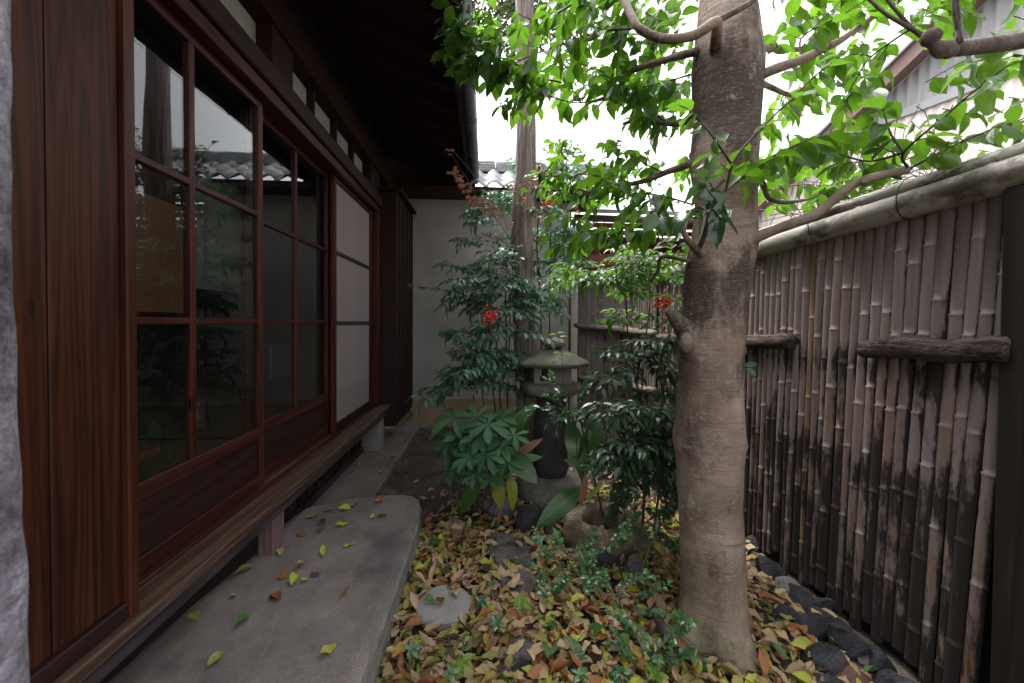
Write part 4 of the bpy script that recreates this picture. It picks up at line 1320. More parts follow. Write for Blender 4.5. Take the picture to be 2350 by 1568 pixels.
# near out-of-focus branch of another tree
m = MB()
P = spline(px_poly([(2450, 70, .55), (2350, 92, .55), (2270, 103, .54), (2200, 112, .53), (2167, 113, .53)]), 5)
nb = m.tube(P, [.0115 - .003 * i / len(P) for i in range(len(P))], 12)
P = spline(px_poly([(2185, 118, .53), (2150, 108, .52), (2135, 92, .51), (2142, 78, .5)]), 4)
m.tube(P, [.0085 + .0025 * math.sin(i * .8) for i in range(len(P))], 10)
for q in ([(2170, 118), (2110, 80), (2070, 40), (2020, -20)], [(2150, 100), (2080, 60), (2030, 30), (1975, -20)], [(2195, 100), (2200, 50), (2195, -20)], [(2205, 98), (2190, 30), (2188, -20)]):
    P = spline(px_poly([(a, b, .52) for a, b in q]), 5)
    m.tube(P, [.003 - .0014 * i / len(P) for i in range(len(P))], 8)
o = m.build('near_branch', 'branch', None, True)
tag(o, 'thick blurred grey branch end with thin twigs close by at upper right', 'branch')

# pale mottled trunk right at the left edge
m = MB()
lp = [(-136, -300), (-134, 0), (-129, 500), (-114, 1000), (-92, 1400), (-80, 1900)]
P = [at(x, y, .33) for x, y in lp]
P = spline(P, 8)
m.tube(P, [.0355 * (1 + .05 * nz(p, 14)) for p in P], 28, wob=lambda i, an, p: 1 + .05 * nz(V((math.cos(an) * 2, math.sin(an) * 2, p.z * 14)), 1.6))
o = m.build('pale_trunk', 'pale_trunk', None, True)
tag(o, 'pale mottled trunk out of focus at the left picture edge', 'tree trunk')

# ================================================================== UNDERSTORY PLANTS
class Plant:
    def __init__(s, loc, label, cat, name='shrub', group=None):
        s.t = thing(name, loc, label, cat, group)
        s.L = Leaves()
        s.S = MB()
    def stem(s, pts, r0, r1, n=6, k=4):
        P = spline(pts, k)
        s.S.tube(P, [r0 + (r1 - r0) * i / len(P) for i in range(len(P))], n)
        return P
    def done(s, mat='branch', lname='leaf', limit=300):
        if s.S.v: s.S.build('stems', mat, s.t, True)
        s.L.build(s.t, lname, 'foliage', limit)
def frond(pl, a, d, ln, mat, ls=.05, lvl=3, droop=.5):
    """nandina frond: rachis with paired side stalks, each with lance-shaped leaflets"""
    d = d.normalized()
    pts, p = [], a.copy()
    n = lvl + 2
    for i in range(n + 1):
        pts.append(p.copy())
        d = (d + V((0, 0, -droop / n)) + rv(.05)).normalized()
        p = p + d * ln / n
    pl.S.tube(pts, [.0016] * len(pts), 4, cap=False)
    up = V((0, 0, 1))
    def sprig(q, sd, l2, cnt):
        sd = (sd + V((0, 0, -.15))).normalized()
        e = q + sd * l2
        pl.S.tube([q, e], [.0010, .0008], 3, cap=False)
        sx = sd.cross(up)
        if sx.length < .1: sx = V((1, 0, 0))
        sx.normalize()
        for j in range(cnt):
            t = (j + .5) / cnt
            qq = q.lerp(e, t)
            for s in (-1, 1):
                pl.L.add('lan', mat, qq, sd * .75 + sx * s * .8 + V((0, 0, random.uniform(-.55, .35))) + rv(.5), up + V((0, -.4, 0)) + rv(.7), ls * random.uniform(.75, 1.1))
        pl.L.add('lan', mat, e, sd + V((0, 0, -.25)) + rv(.15), up + rv(.3), ls * random.uniform(.9, 1.15))
    for i in range(1, n + 1):
        dd = (pts[i] - pts[i - 1]).normalized()
        sx = dd.cross(up)
        if sx.length < .1: sx = V((1, 0, 0))
        sx.normalize()
        f = 1 - i / (n + 2)
        for s in (-1, 1):
            sprig(pts[i], dd * .6 + sx * s, ls * (1.0 + 2.0 * f) * .8, 1 if i > n - 2 else 2)
    sprig(pts[-1], pts[-1] - pts[-2], ls * 1.1, 1)
def berries(pl, c, n, sx, sz, r=.0062):
    m = MB()
    import bmesh
    bm = bmesh.new()
    bmesh.ops.create_icosphere(bm, subdivisions=2, radius=1)
    V0 = [v.co.copy() for v in bm.verts]
    F0 = [tuple(v.index for v in f.verts) for f in bm.faces]
    bm.free()
    me = bpy.data.meshes.new('berry')
    me.from_pydata([tuple(v) for v in V0], [], F0)
    me.polygons.foreach_set('use_smooth', [True] * len(F0))
    me.materials.append(MT['berry'])
    st = MB()
    for i in range(n):
        q = c + V((random.gauss(0, sx * .5), random.gauss(0, sx * .4), random.gauss(0, sz * .5)))
        s = r * random.uniform(.8, 1.15)
        inst('berry', me, pl.t, Matrix.Translation(q) @ Matrix.Diagonal((s, s, s, 1)))
        if i % 3 == 0: st.tube([q, c + V((0, 0, sz * .8))], [.0006, .0008], 3, cap=False)
    st.build('berry_stalk', 'twig', pl.t, kind='stuff')

def nandina(loc, label, heads, mat, ls, stems, berr=(), fl=.26, nf=5):
    pl = Plant(loc, label, 'nandina', 'nandina')
    for path, r in stems: pl.stem(path, r, r * .6)
    for (x, y, d, dx, dy, n) in heads:
        c = at(x, y, d)
        for i in range(n):
            a = 2 * math.pi * (i + random.random() * .6) / n
            dr = V((math.cos(a) + dx, math.sin(a) * .8 + dy, random.uniform(-.1, 1.3)))
            if random.random() < .05: continue
            frond(pl, c + V((random.uniform(-.09, .09), random.uniform(-.07, .07), random.uniform(-.10, .10))), dr, fl * random.uniform(.75, 1.2), mat, ls, 3, .8)
    for b in berr: berries(pl, at(b[0], b[1], b[2]), b[3], b[4], b[5])
    pl.done('twig', 'leaflet', 300)
    return pl
g1 = ground(1150, 1060); g1 = V((at(1150, 1000, 2.95).x, at(1150, 1000, 2.95).y, 0))
st1 = [([V((g1.x, g1.y, 0)), at(1148, 930, 2.95), at(1140, 800, 2.95), at(1150, 700, 2.95)], .007),
       ([V((g1.x - .05, g1.y, 0)), at(1110, 930, 2.9), at(1100, 820, 2.9)], .006),
       ([V((g1.x + .05, g1.y, 0)), at(1165, 900, 3.0), at(1160, 700, 3.0), at(1165, 560, 3.0)], .008),
       ([V((g1.x + .02, g1.y, 0)), at(1128, 850, 3.0), at(1122, 620, 3.0), at(1125, 575, 3.0)], .007)]
nandina(g1, 'blue green nandina bush with red berries left of the lantern', [
    (1130, 800, 2.85, 0, -.3, 8), (1100, 860, 2.8, -.3, -.3, 7), (1150, 750, 2.85, -.1, -.4, 5), (1150, 700, 2.9, -.2, -.3, 7), (1075, 660, 2.85, -1.1, -.2, 4), (1170, 640, 2.95, .2, -.2, 6),
    (1060, 880, 2.85, -.3, -.2, 5), (1150, 830, 2.9, -.1, -.3, 3), (1120, 640, 3.0, -.3, -.2, 4), (1130, 870, 2.8, -.2, -.3, 4)],
    'leaf_nandina', .068, st1, [(1127, 726, 2.58, 85, .055, .05)], .22)
# long spray reaching left
g2 = at(1250, 900, 3.35); g2.z = 0
st2 = [([g2, at(1240, 700, 3.35), at(1232, 560, 3.35), at(1240, 470, 3.35)], .008), ([g2 + V((.05, 0, 0)), at(1262, 560, 3.4), at(1268, 500, 3.4)], .007)]
nandina(g2, 'tall nandina bush with red berries behind the cedar trunk against the wall', [
    (1250, 600, 3.2, .3, -.2, 7), (1280, 540, 3.2, .4, -.2, 7), (1240, 500, 3.3, .3, -.2, 6), (1140, 500, 3.3, -.3, -.2, 6), (1160, 450, 3.3, -.1, -.2, 5), (1260, 440, 3.3, .4, -.1, 6),
    (1230, 680, 3.2, .3, -.2, 5), (1120, 570, 3.3, -.4, -.2, 4), (1290, 400, 3.3, .3, 0, 5), (1245, 390, 3.3, .0, 0, 4)],
    'leaf_nandina', .062, st2, [(1256, 470, 3.05, 60, .05, .05), (1236, 395, 3.1, 40, .02, .07)], .22)
g3 = at(1430, 1040, 2.55); g3.z = 0
st3 = [([g3, at(1432, 900, 2.5), at(1440, 760, 2.5), at(1430, 640, 2.5)], .006), ([g3 + V((.08, 0, 0)), at(1480, 800, 2.5), at(1500, 650, 2.5)], .005)]
nandina(g3, 'bright green nandina with hanging berries between lantern and big trunk', [
    (1440, 640, 2.3, 0, -.2, 7), (1500, 640, 2.2, 0, -.2, 6), (1380, 650, 2.3, -.5, -.2, 5), (1470, 720, 2.3, 0, -.2, 5), (1360, 650, 2.4, -.6, 0, 2), (1530, 740, 2.2, 0, -.2, 3), (1500, 600, 2.3, 0, 0, 4)],
    'leaf_nandina_bright', .055, st3, [(1520, 695, 2.05, 60, .05, .035)], .2)
g4 = at(1475, 1150, 2.1); g4.z = 0
st4 = [([g4, at(1480, 1000, 2.1), at(1455, 850, 2.1), at(1450, 790, 2.1)], .007), ([g4 + V((-.15, .1, 0)), at(1340, 1000, 2.2), at(1330, 960, 2.2)], .006), ([g4 + V((.1, .1, 0)), at(1530, 1000, 2.2), at(1520, 880, 2.2)], .006)]
nandina(g4, 'dark glossy nandina thicket right of the lantern in front of far fence', [
    (1425, 825, 2.15, 0, -.3, 4), (1470, 820, 2.1, .1, -.3, 5), (1530, 870, 2.1, .1, -.3, 4), (1480, 930, 2.0, 0, -.3, 5), (1450, 980, 2.0, .1, -.3, 4), (1530, 980, 2.0, .1, -.3, 5),
    (1400, 1010, 2.05, 0, -.4, 4), (1450, 1020, 2.0, 0, -.3, 4), (1525, 1040, 2.0, 0, -.3, 5), (1500, 1130, 2.1, .1, -.2, 4), (1440, 1110, 2.2, 0, -.2, 4), (1530, 1100, 2.1, 0, -.3, 3)],
    'leaf_nandina_dark', .062, st4, (), .2)
# long left spray from nandina 1
pl = Plant(at(1110, 690, 2.9), 'slender nandina spray reaching left across the stucco wall to the shutter box', 'nandina spray', 'nandina_spray')
P = pl.stem([at(1130, 720, 2.9), at(1070, 680, 2.8), at(1010, 665, 2.75), at(955, 658, 2.7)], .003, .0015)
for k in range(2, len(P), 2):
    for s in (-1, 1):
        d = (P[k] - P[k - 1]).normalized()
        for j in range(3):
            pl.L.add('lan', 'leaf_nandina', P[k] + d * j * .012, d + V((0, s * .5, random.uniform(-.5, .4))), V((0, 0, 1)) + rv(.3), .055 * random.uniform(.7, 1.1))
pl.done('twig', 'leaflet')

# broad whorled leaves
def whorl(pl, c, n, size, mat='leaf_whorl', tilt=.15, ax=V((0, -.3, 1)), kind='obo'):
    ax = ax.normalized()
    e1 = ax.cross(V((0, 1, .2))).normalized(); e2 = ax.cross(e1)
    a0 = random.random() * 6
    for i in range(n):
        a = a0 + 2 * math.pi * i / n + random.uniform(-.2, .2)
        pl.L.add(kind, mat, c, e1 * math.cos(a) + e2 * math.sin(a) + ax * tilt * random.uniform(.2, 1.6), ax + rv(.1), size * random.uniform(.75, 1.1), random.uniform(.85, 1.1))
gp = at(1090, 1150, 2.45); gp.z = 0
pl = Plant(gp, 'low shrub with broad whorled green leaves at the foot of nandina', 'shrub', 'whorled_shrub')
for (x, y, d, n, s) in ((1040, 960, 2.35, 6, .16), (1095, 955, 2.35, 6, .17), (1120, 975, 2.25, 7, .16), (1060, 1000, 2.3, 8, .12), (1150, 960, 2.4, 7, .13), (1075, 1050, 2.15, 9, .105), (1118, 1045, 2.15, 9, .11), (1150, 1020, 2.2, 9, .11),
                        (1100, 1000, 2.25, 8, .12), (1030, 1020, 2.35, 8, .10), (1165, 1060, 2.15, 8, .10), (1090, 1090, 2.15, 8, .10), (1135, 1095, 2.15, 8, .10), (1045, 1080, 2.3, 7, .10), (1010, 985, 2.5, 6, .10), (1180, 1000, 2.2, 6, .10)):
    c = at(x, y, d)
    pl.stem([V((c.x * .6 + gp.x * .4, gp.y, 0)), V((c.x * .85 + gp.x * .15, c.y + .05, c.z * .6)), c], .005, .003, 6, 3)
    whorl(pl, c, n, s, 'leaf_whorl', .1, V((random.uniform(-.25, .25), -.45, 1)))
    if random.random() < .45: whorl(pl, c - V((0, 0, .04)), n - 3, s * .95, 'leaf_whorl', -.35, V((random.uniform(-.25, .25), -.4, 1)))
pl.done('branch', 'leaf')

# aspidistra blades
def blade(pl, b, tip, mat='leaf_blade', wide=1.0, up=None):
    L_ = (tip - b)
    t = random.choice(TPL['bld'][:2])
    pl.L.L.append((t, mat, lmat(b, L_, up or (V((0, -.8, .5)) + rv(.3)), L_.length, wide), L_.length))
ga = at(1190, 1130, 2.35); ga.z = 0
pl = Plant(ga, 'aspidistra clump with long green blades left of the lantern shaft', 'aspidistra', 'aspidistra')
B = lambda x0, y0, d0, x1, y1, d1, m='leaf_blade', w=1.0: blade(pl, at(x0, y0, d0), at(x1, y1, d1), m, w)
B(1155, 1040, 2.35, 1192, 935, 2.30, w=1.6); B(1165, 1050, 2.35, 1213, 950, 2.35, w=1.3); B(1170, 1060, 2.25, 1235, 1005, 2.2, 'leaf_dry', 1.0); B(1165, 1035, 2.2, 1225, 1098, 2.05, w=2.2); B(1170, 1060, 2.2, 1238, 1045, 2.15, w=1.3)
B(1110, 1080, 2.2, 1052, 1180, 2.1, w=1.4); B(1140, 1070, 2.2, 1143, 1165, 2.1, 'leaf_yellow', 1.7); B(1165, 1085, 2.2, 1192, 1155, 2.1, 'leaf_yellow', 1.7); B(1150, 1060, 2.2, 1125, 1130, 2.15, w=1.7)
B(1160, 1100, 2.3, 1170, 1000, 2.3, w=1.4); B(1100, 1100, 2.3, 1080, 1000, 2.4, w=1.2); B(1185, 1100, 2.3, 1215, 1010, 2.4, w=1.2); B(1060, 1100, 2.4, 1030, 1030, 2.45, w=1.2)
pl.done('branch', 'blade')
ga = at(1320, 1120, 2.3); ga.z = 0
pl = Plant(ga, 'aspidistra blades rising between lantern shaft and stone basin', 'aspidistra', 'aspidistra')
B(1335, 1120, 2.2, 1262, 1175, 2.0, w=1.7); B(1335, 1110, 2.4, 1350, 950, 2.5, w=1.2); B(1330, 1100, 2.35, 1380, 960, 2.4, w=1.6); B(1340, 1100, 2.3, 1305, 950, 2.45, w=1.4)
B(1345, 1080, 2.0, 1338, 1170, 1.95, 'leaf_dry', .9); B(1350, 1080, 2.2, 1300, 1050, 2.2, w=1.2); B(1360, 1100, 2.4, 1395, 1000, 2.45, w=1.5); B(1385, 1105, 2.0, 1355, 1145, 1.95, 'leaf_yellow', 1.0)
B(1330, 1090, 2.5, 1310, 985, 2.6, w=1.2)
pl.done('branch', 'blade')

# small-leaved shrubs
def shrub_small(loc, label, stems, size, mat='leaf_small', gap_=.014, kind='rnd', branch=.06, name='small_shrub', nb=3):
    pl = Plant(loc, label, 'shrub', name)
    for path in stems:
        P = pl.stem([at(*q) for q in path], .0032, .0014, 5, 6)
        runs = [P]
        for k in range(nb):
            i = random.randrange(len(P) // 3, len(P) - 1)
            d = (P[i + 1 if i + 1 < len(P) else i] - P[i - 1]).normalized() + rv(.9)
            e = P[i] + d.normalized() * branch * random.uniform(.6, 1.4)
            runs.append(pl.stem([P[i], P[i].lerp(e, .5) + rv(.008), e], .0015, .001, 4, 4))
        for j, Q in enumerate(runs):
            acc, s = 0, 1
            skip = len(Q) // 3 if j == 0 else 0
            for i in range(max(1, skip), len(Q)):
                seg = (Q[i] - Q[i - 1])
                n = max(1, int(seg.length / gap_))
                d = seg.normalized()
                sx = d.cross(V((0, 0, 1)))
                sx = sx.normalized() if sx.length > .1 else V((1, 0, 0))
                for t in range(n):
                    s = -s
                    pl.L.add(kind, mat, Q[i - 1].lerp(Q[i], t / n), d * .6 + sx * s + V((0, 0, random.uniform(-.2, .6))) + rv(.25), V((0, -.3, 1)) + rv(.5), size * random.uniform(.7, 1.2))
            pl.L.add(kind, mat, Q[-1], Q[-1] - Q[-2], V((0, -.2, 1)) + rv(.4), size)
    pl.done('branch', 'leaf')
gq = at(1330, 1050, 2.25); gq.z = 0
shrub_small(gq, 'small leaved shrub with glossy rounded leaves in front of the lantern', [
    [(1325, 1060, 2.25), (1320, 980, 2.2), (1290, 940, 2.15), (1240, 935, 2.1), (1222, 942, 2.1)], [(1320, 980, 2.2), (1300, 920, 2.15), (1270, 880, 2.1), (1255, 870, 2.1)],
    [(1320, 980, 2.2), (1330, 930, 2.15), (1345, 905, 2.15)], [(1310, 960, 2.2), (1280, 920, 2.15), (1265, 905, 2.1)], [(1320, 970, 2.2), (1345, 960, 2.15), (1370, 955, 2.15)], [(1320, 970, 2.2), (1300, 955, 2.1), (1265, 965, 2.1)]], .030, gap_=.013)
gq = at(1470, 1290, 1.85); gq.z = 0
shrub_small(gq, 'small leaved twiggy bush spilling over the stone basin rim', [
    [(1475, 1300, 1.75), (1490, 1250, 1.75), (1470, 1210, 1.75), (1445, 1180, 1.75)], [(1480, 1280, 1.75), (1440, 1240, 1.72), (1390, 1260, 1.7), (1350, 1290, 1.7)], [(1490, 1250, 1.75), (1520, 1200, 1.8), (1540, 1160, 1.8)],
    [(1480, 1270, 1.75), (1510, 1230, 1.78), (1540, 1240, 1.8)], [(1470, 1240, 1.75), (1440, 1215, 1.72), (1425, 1230, 1.7)], [(1480, 1200, 1.78), (1510, 1180, 1.8), (1530, 1190, 1.8)]], .024, gap_=.012)
gq = at(1300, 1320, 1.75); gq.z = 0
shrub_small(gq, 'creeping small leaved plant over the litter left of dark rock', [
    [(1290, 1300, 1.82), (1260, 1270, 1.82), (1235, 1240, 1.85)], [(1300, 1300, 1.8), (1320, 1260, 1.82), (1350, 1250, 1.85), (1370, 1235, 1.9)], [(1300, 1310, 1.78), (1330, 1300, 1.75), (1370, 1310, 1.72)], [(1280, 1310, 1.78), (1250, 1320, 1.75), (1235, 1345, 1.72)],
    [(1330, 1290, 1.78), (1290, 1260, 1.8), (1270, 1235, 1.85)], [(1320, 1310, 1.75), (1350, 1340, 1.7), (1340, 1290, 1.75)], [(1290, 1300, 1.8), (1300, 1330, 1.72), (1270, 1350, 1.7)]], .024, gap_=.012, nb=4)
gq = at(1440, 1420, 1.6); gq.z = 0
shrub_small(gq, 'small leaved plant in the litter in front of the big trunk', [
    [(1430, 1420, 1.6), (1420, 1360, 1.55), (1440, 1330, 1.55), (1480, 1320, 1.55)], [(1440, 1430, 1.6), (1470, 1370, 1.55), (1500, 1360, 1.55)], [(1425, 1400, 1.58), (1390, 1340, 1.55), (1370, 1330, 1.55)], [(1450, 1400, 1.55), (1480, 1410, 1.5), (1510, 1400, 1.5)]], .024, gap_=.013)
gq = at(1480, 1510, 1.42); gq.z = 0
shrub_small(gq, 'low small leaved plant with blue green leaves at the trunk foot', [
    [(1480, 1540, 1.38), (1470, 1480, 1.36), (1440, 1440, 1.38), (1415, 1420, 1.38)], [(1480, 1530, 1.38), (1520, 1480, 1.36), (1560, 1440, 1.36), (1590, 1430, 1.36)], [(1490, 1530, 1.36), (1540, 1510, 1.34), (1580, 1490, 1.34)],
    [(1470, 1550, 1.36), (1440, 1500, 1.34), (1400, 1480, 1.34)], [(1470, 1565, 1.32), (1500, 1540, 1.3), (1500, 1500, 1.3)], [(1460, 1560, 1.34), (1430, 1540, 1.3), (1410, 1545, 1.3)]], .026, gap_=.014)
# seedlings
def seedling(x, y, n, size, label, mat='leaf_small', z=.04, kind='ov'):
    g = ground(x, y, z)
    pl = Plant(V((g.x, g.y, 0)), label, 'seedling', 'seedling')
    c = V((g.x, g.y, z + .015))
    pl.stem([V((g.x, g.y, 0)), c], .0018, .0012, 5, 3)
    whorl(pl, c, n, size, mat, .35, V((random.uniform(-.3, .3), -.35, 1)), kind)
    pl.done('twig')
for a in ((1198, 1392, 6, .045, 'bright green seedling in the litter right of the pale stone', 'leaf_lime'), (1062, 1532, 5, .045, 'green seedling near the picture bottom below the pale stone', 'leaf_lime'), (945, 1500, 5, .035, 'small seedling at the slab corner in the litter', 'leaf_small'),
          (1140, 1440, 5, .04, 'blue green seedling below the pale stone right side', 'leaf_small'), (900, 1290, 4, .028, 'tiny seedling at the slab edge beside litter', 'leaf_lime'), (1105, 1390, 4, .035, 'small seedling right beside the pale round stone', 'leaf_small'),
          (1250, 1370, 5, .038, 'dark seedling beside the creeping plant', 'leaf_small'), (1035, 1555, 4, .035, 'small seedling at bottom edge left of centre', 'leaf_small'), (970, 1235, 3, .035, 'lime seedling beside the far slab corner', 'leaf_lime'),
          (1330, 1560, 4, .04, 'round leaved seedling at the bottom edge centre', 'leaf_small'), (1075, 1215, 3, .03, 'tiny green seedling by the buried stone', 'leaf_lime'), (1505, 1560, 5, .04, 'bright seedling at bottom edge left of trunk foot', 'leaf_lime')):
    seedling(*a)
# small fern
fr = Plant(ground(1320, 1480), 'tiny fern frond in the leaf litter', 'fern', 'small_fern')
P = fr.stem([ground(1335, 1520, .02), ground(1320, 1480, .05), ground(1298, 1462, .06)], .0012, .0008)
for i in range(len(P)):
    for s in (-1, 1):
        for h in (0, .5):
            q = P[i].lerp(P[min(i + 1, len(P) - 1)], h)
            fr.L.add('lan', 'leaf_small', q, V((s * .9, .3 * s, .2)), V((0, -.4, 1)), .026 * (1 - .6 * i / len(P)))
fr.done('twig')
# sapling sprig above the lantern
pl = Plant(at(1283, 900, 2.4), 'thin sapling with lime leaves rising before the lantern cap', 'sapling', 'sapling')
pl.stem([at(1290, 960, 2.4), at(1293, 860, 2.4), at(1285, 790, 2.4), at(1278, 765, 2.4)], .0018, .0009, 5)
for (x, y, dx, dz) in ((1278, 766, .6, .3), (1278, 768, -1, .15), (1282, 775, -.9, -.1), (1284, 775, 1, .4), (1288, 812, -.8, .3), (1290, 812, .9, 0)):
    pl.L.add('ov', 'leaf_lime', at(x, y, 2.4), V((dx, -.2, dz)), V((0, -.6, 1)), .05)
pl.done('twig')
# thin climber against near fence
pl = Plant(at(1712, 800, 2.0), 'little green climber shoot beside trunk on the near fence', 'climber', 'climber_shoot')
for (x, y, dx, dz) in ((1705, 820, 0, 1), (1708, 840, .8, .2), (1706, 842, -.4, -1), (1710, 845, .9, -.6), (1704, 835, -.7, .3)):
    pl.L.add('lan', 'leaf_nandina', at(x, y, 1.9), V((dx, -.2, dz)), V((-.5, -.8, .3)), .065)
pl.done('twig')

# maple with dry leaves around the cedar trunk
gm = at(1155, 1000, 3.1); gm.z = 0
pl = Plant(gm, 'thin maple with dry reddish leaves in front of the cedar trunk and eave', 'maple', 'maple_sapling')
MPs = [[(1165, 900, 3.0), (1172, 700, 3.0), (1180, 580, 2.95), (1178, 560, 2.95), (1195, 520, 2.85), (1225, 480, 2.8)], [(1178, 560, 2.95), (1165, 540, 2.9), (1140, 505, 2.85), (1105, 470, 2.8), (1080, 425, 2.75), (1055, 385, 2.7), (1035, 352, 2.65)],
       [(1140, 505, 2.85), (1110, 450, 2.8), (1085, 400, 2.8), (1060, 370, 2.8), (1040, 345, 2.8)], [(1225, 480, 2.8), (1290, 500, 2.8), (1330, 485, 2.8)], [(1165, 530, 2.9), (1150, 480, 2.9)], [(1195, 520, 2.85), (1205, 430, 2.7), (1190, 380, 2.65)]]
for q in MPs: pl.stem([at(*k) for k in q], .006 if q is MPs[0] else .0025, .0015, 5, 5)
mpos = [(1038, 350, 3), (1042, 385, 6), (1050, 400, 8), (1060, 415, 9), (1072, 430, 9), (1080, 448, 10), (1095, 455, 8), (1110, 470, 8), (1125, 478, 8), (1140, 490, 6), (1165, 505, 5), (1195, 430, 5), (1200, 455, 6), (1222, 425, 5), (1215, 470, 5),
        (1240, 430, 4), (1290, 490, 3), (1320, 480, 3), (1210, 405, 4), (1250, 400, 3), (1175, 425, 3), (1230, 500, 3), (1130, 450, 2)]
for x, y, n in mpos:
    for k in range(n):
        pl.L.add('maple', 'leaf_maple', at(x + random.uniform(-11, 11), y + random.uniform(-12, 12), 2.72 + random.uniform(-.08, .08)), V((random.uniform(-.7, .7), -.4, random.uniform(-1, -.1))), V((random.uniform(-.5, .5), -1, random.uniform(-.2, .8))), .05 * random.uniform(.6, 1.05))
pl.done('branch', 'leaf')

# ================================================================== FALLEN LEAVES
LT = Leaves()
LL = []
rn = random.Random(99)
rocks2 = [(ground(1020, 1378, .04), .10, .6), (ground(1172, 1258, .06), .12, .45), (ground(1200, 1325, .05), .11, .5), (ground(1195, 1478, .05), .08, .6)]
def dens(x, y):
    if x < -.37: return 0
    if x > 1.42: return 0
    if y > 3.6: return 0
    d = 1.0
    if y > 2.2: d *= max(.12, 1 - (y - 2.2) * 1.3)
    if x < .1 and y > 2.35: d *= .35
    if x < -.3 and y > 2.4: d *= .5
    for c, r, f in rocks2:
        if (x - c.x) ** 2 + (y - c.y) ** 2 < r * r: d *= 1 - f
    if (x - rocks2[0][0].x) ** 2 + (y - rocks2[0][0].y) ** 2 < .011: d *= .12
    if (x - tb.x) ** 2 + (y - tb.y) ** 2 < .135 ** 2: return 0
    if (x - BAS.x) ** 2 + (y - BAS.y) ** 2 < .20 ** 2: return .0
    if (x - lc.x) ** 2 + (y - lc.y) ** 2 < .17 ** 2: return .03
    if x > 1.15 and y < 2.0: d *= max(.05, 1 - (x - 1.15) * 4.5)
    return d
wts = [40, 13, 23, 7, 4, 6, 10, 4]
cnt = 0
while cnt < 5200:
    x, y = rn.uniform(-.37, 1.45), rn.uniform(.9, 3.6)
    if rn.random() > dens(x, y): continue
    cnt += 1
    z = gz(x, y) - .012 + rn.random() ** 1.5 * .042
    mt = rn.choices(LIT, wts)[0]
    a = rn.uniform(0, 6.283)
    d = V((math.cos(a), math.sin(a), rn.gauss(0, .22)))
    up = V((rn.gauss(0, .30), rn.gauss(0, .30), 1 if rn.random() < .85 else -1))
    t = TPL['lit'][rn.randrange(9)]
    s = .074 * rn.uniform(.55, 1.15)
    LT.L.append((t, mt, lmat((x, y, z), d, up, s, rn.uniform(.65, 1.0)), s))
# leaves lying inside the basin
for k in range(16):
    a, r = rn.uniform(0, 6.28), .09 * math.sqrt(rn.random())
    LT.L.append((TPL['lit'][rn.randrange(9)], LIT[5] if k % 3 else LIT[0], lmat((BAS.x + r * math.cos(a), BAS.y + r * math.sin(a), .008 + rn.random() * .015), V((math.cos(a * 5), math.sin(a * 5), .1)), V((rn.gauss(0, .3), rn.gauss(0, .3), 1)), .05), .05))
names = {0: 'tan', 1: 'orange brown', 2: 'olive', 3: 'yellow green', 4: 'green', 5: 'dark brown', 6: 'pinkish', 7: 'golden'}
def lcb(o, m, mt):
    tag(o, names[LIT.index(mt)] + ' fallen leaf lying in the dense litter carpet between slab and fence', 'leaf', 'fallen leaves of the litter carpet')
ob = LT.build(None, 'fallen_leaf', 'leaf_litter', 300, lcb)
tag(ob, 'carpet of brown and yellow fallen leaves covering the garden soil', 'leaf litter')
m = MB()
for k in range(130):
    x, y = rn.uniform(-.34, 1.2), rn.uniform(1.0, 3.2)
    if rn.random() > dens(x, y): continue
    a, l = rn.uniform(0, 6.28), rn.uniform(.03, .13)
    q0 = V((x, y, .03 + rn.random() * .02)); q1 = q0 + V((math.cos(a), math.sin(a), rn.uniform(-.1, .15))) * l
    m.tube([q0, q0.lerp(q1, .5) + V((rn.gauss(0, .006), rn.gauss(0, .006), .004)), q1], [.0019, .0015, .0009], 5)
o = m.build('fallen_twigs', 'branch', None, True, 'stuff')
tag(o, 'thin broken twigs scattered through the leaf litter', 'twigs')
m = MB()
for k in range(900):
    x, y = rn.uniform(-.74, .9), rn.uniform(1.6, 4.5)
    if rn.random() < .35: x = rn.gauss(-.70, .05)
    if y < 2.45 and x < -.33: continue
    a, l = rn.uniform(0, 6.28), rn.uniform(.003, .012)
    z = .004 if x > -.73 else .034
    d = V((math.cos(a), math.sin(a), 0)) * l
    e = V((-d.y, d.x, 0)) * .6
    c = V((x, y, z + gz(x, y)))
    m.add([c - d, c - e, c + d, c + e, c + V((0, 0, l * .5))], [(0, 1, 4), (1, 2, 4), (2, 3, 4), (3, 0, 4)])
o = m.build('soil_crumbs', 'stone_grey', None, False, 'stuff')
tag(o, 'loose grit and crumbs on the bare soil before the end wall', 'grit')
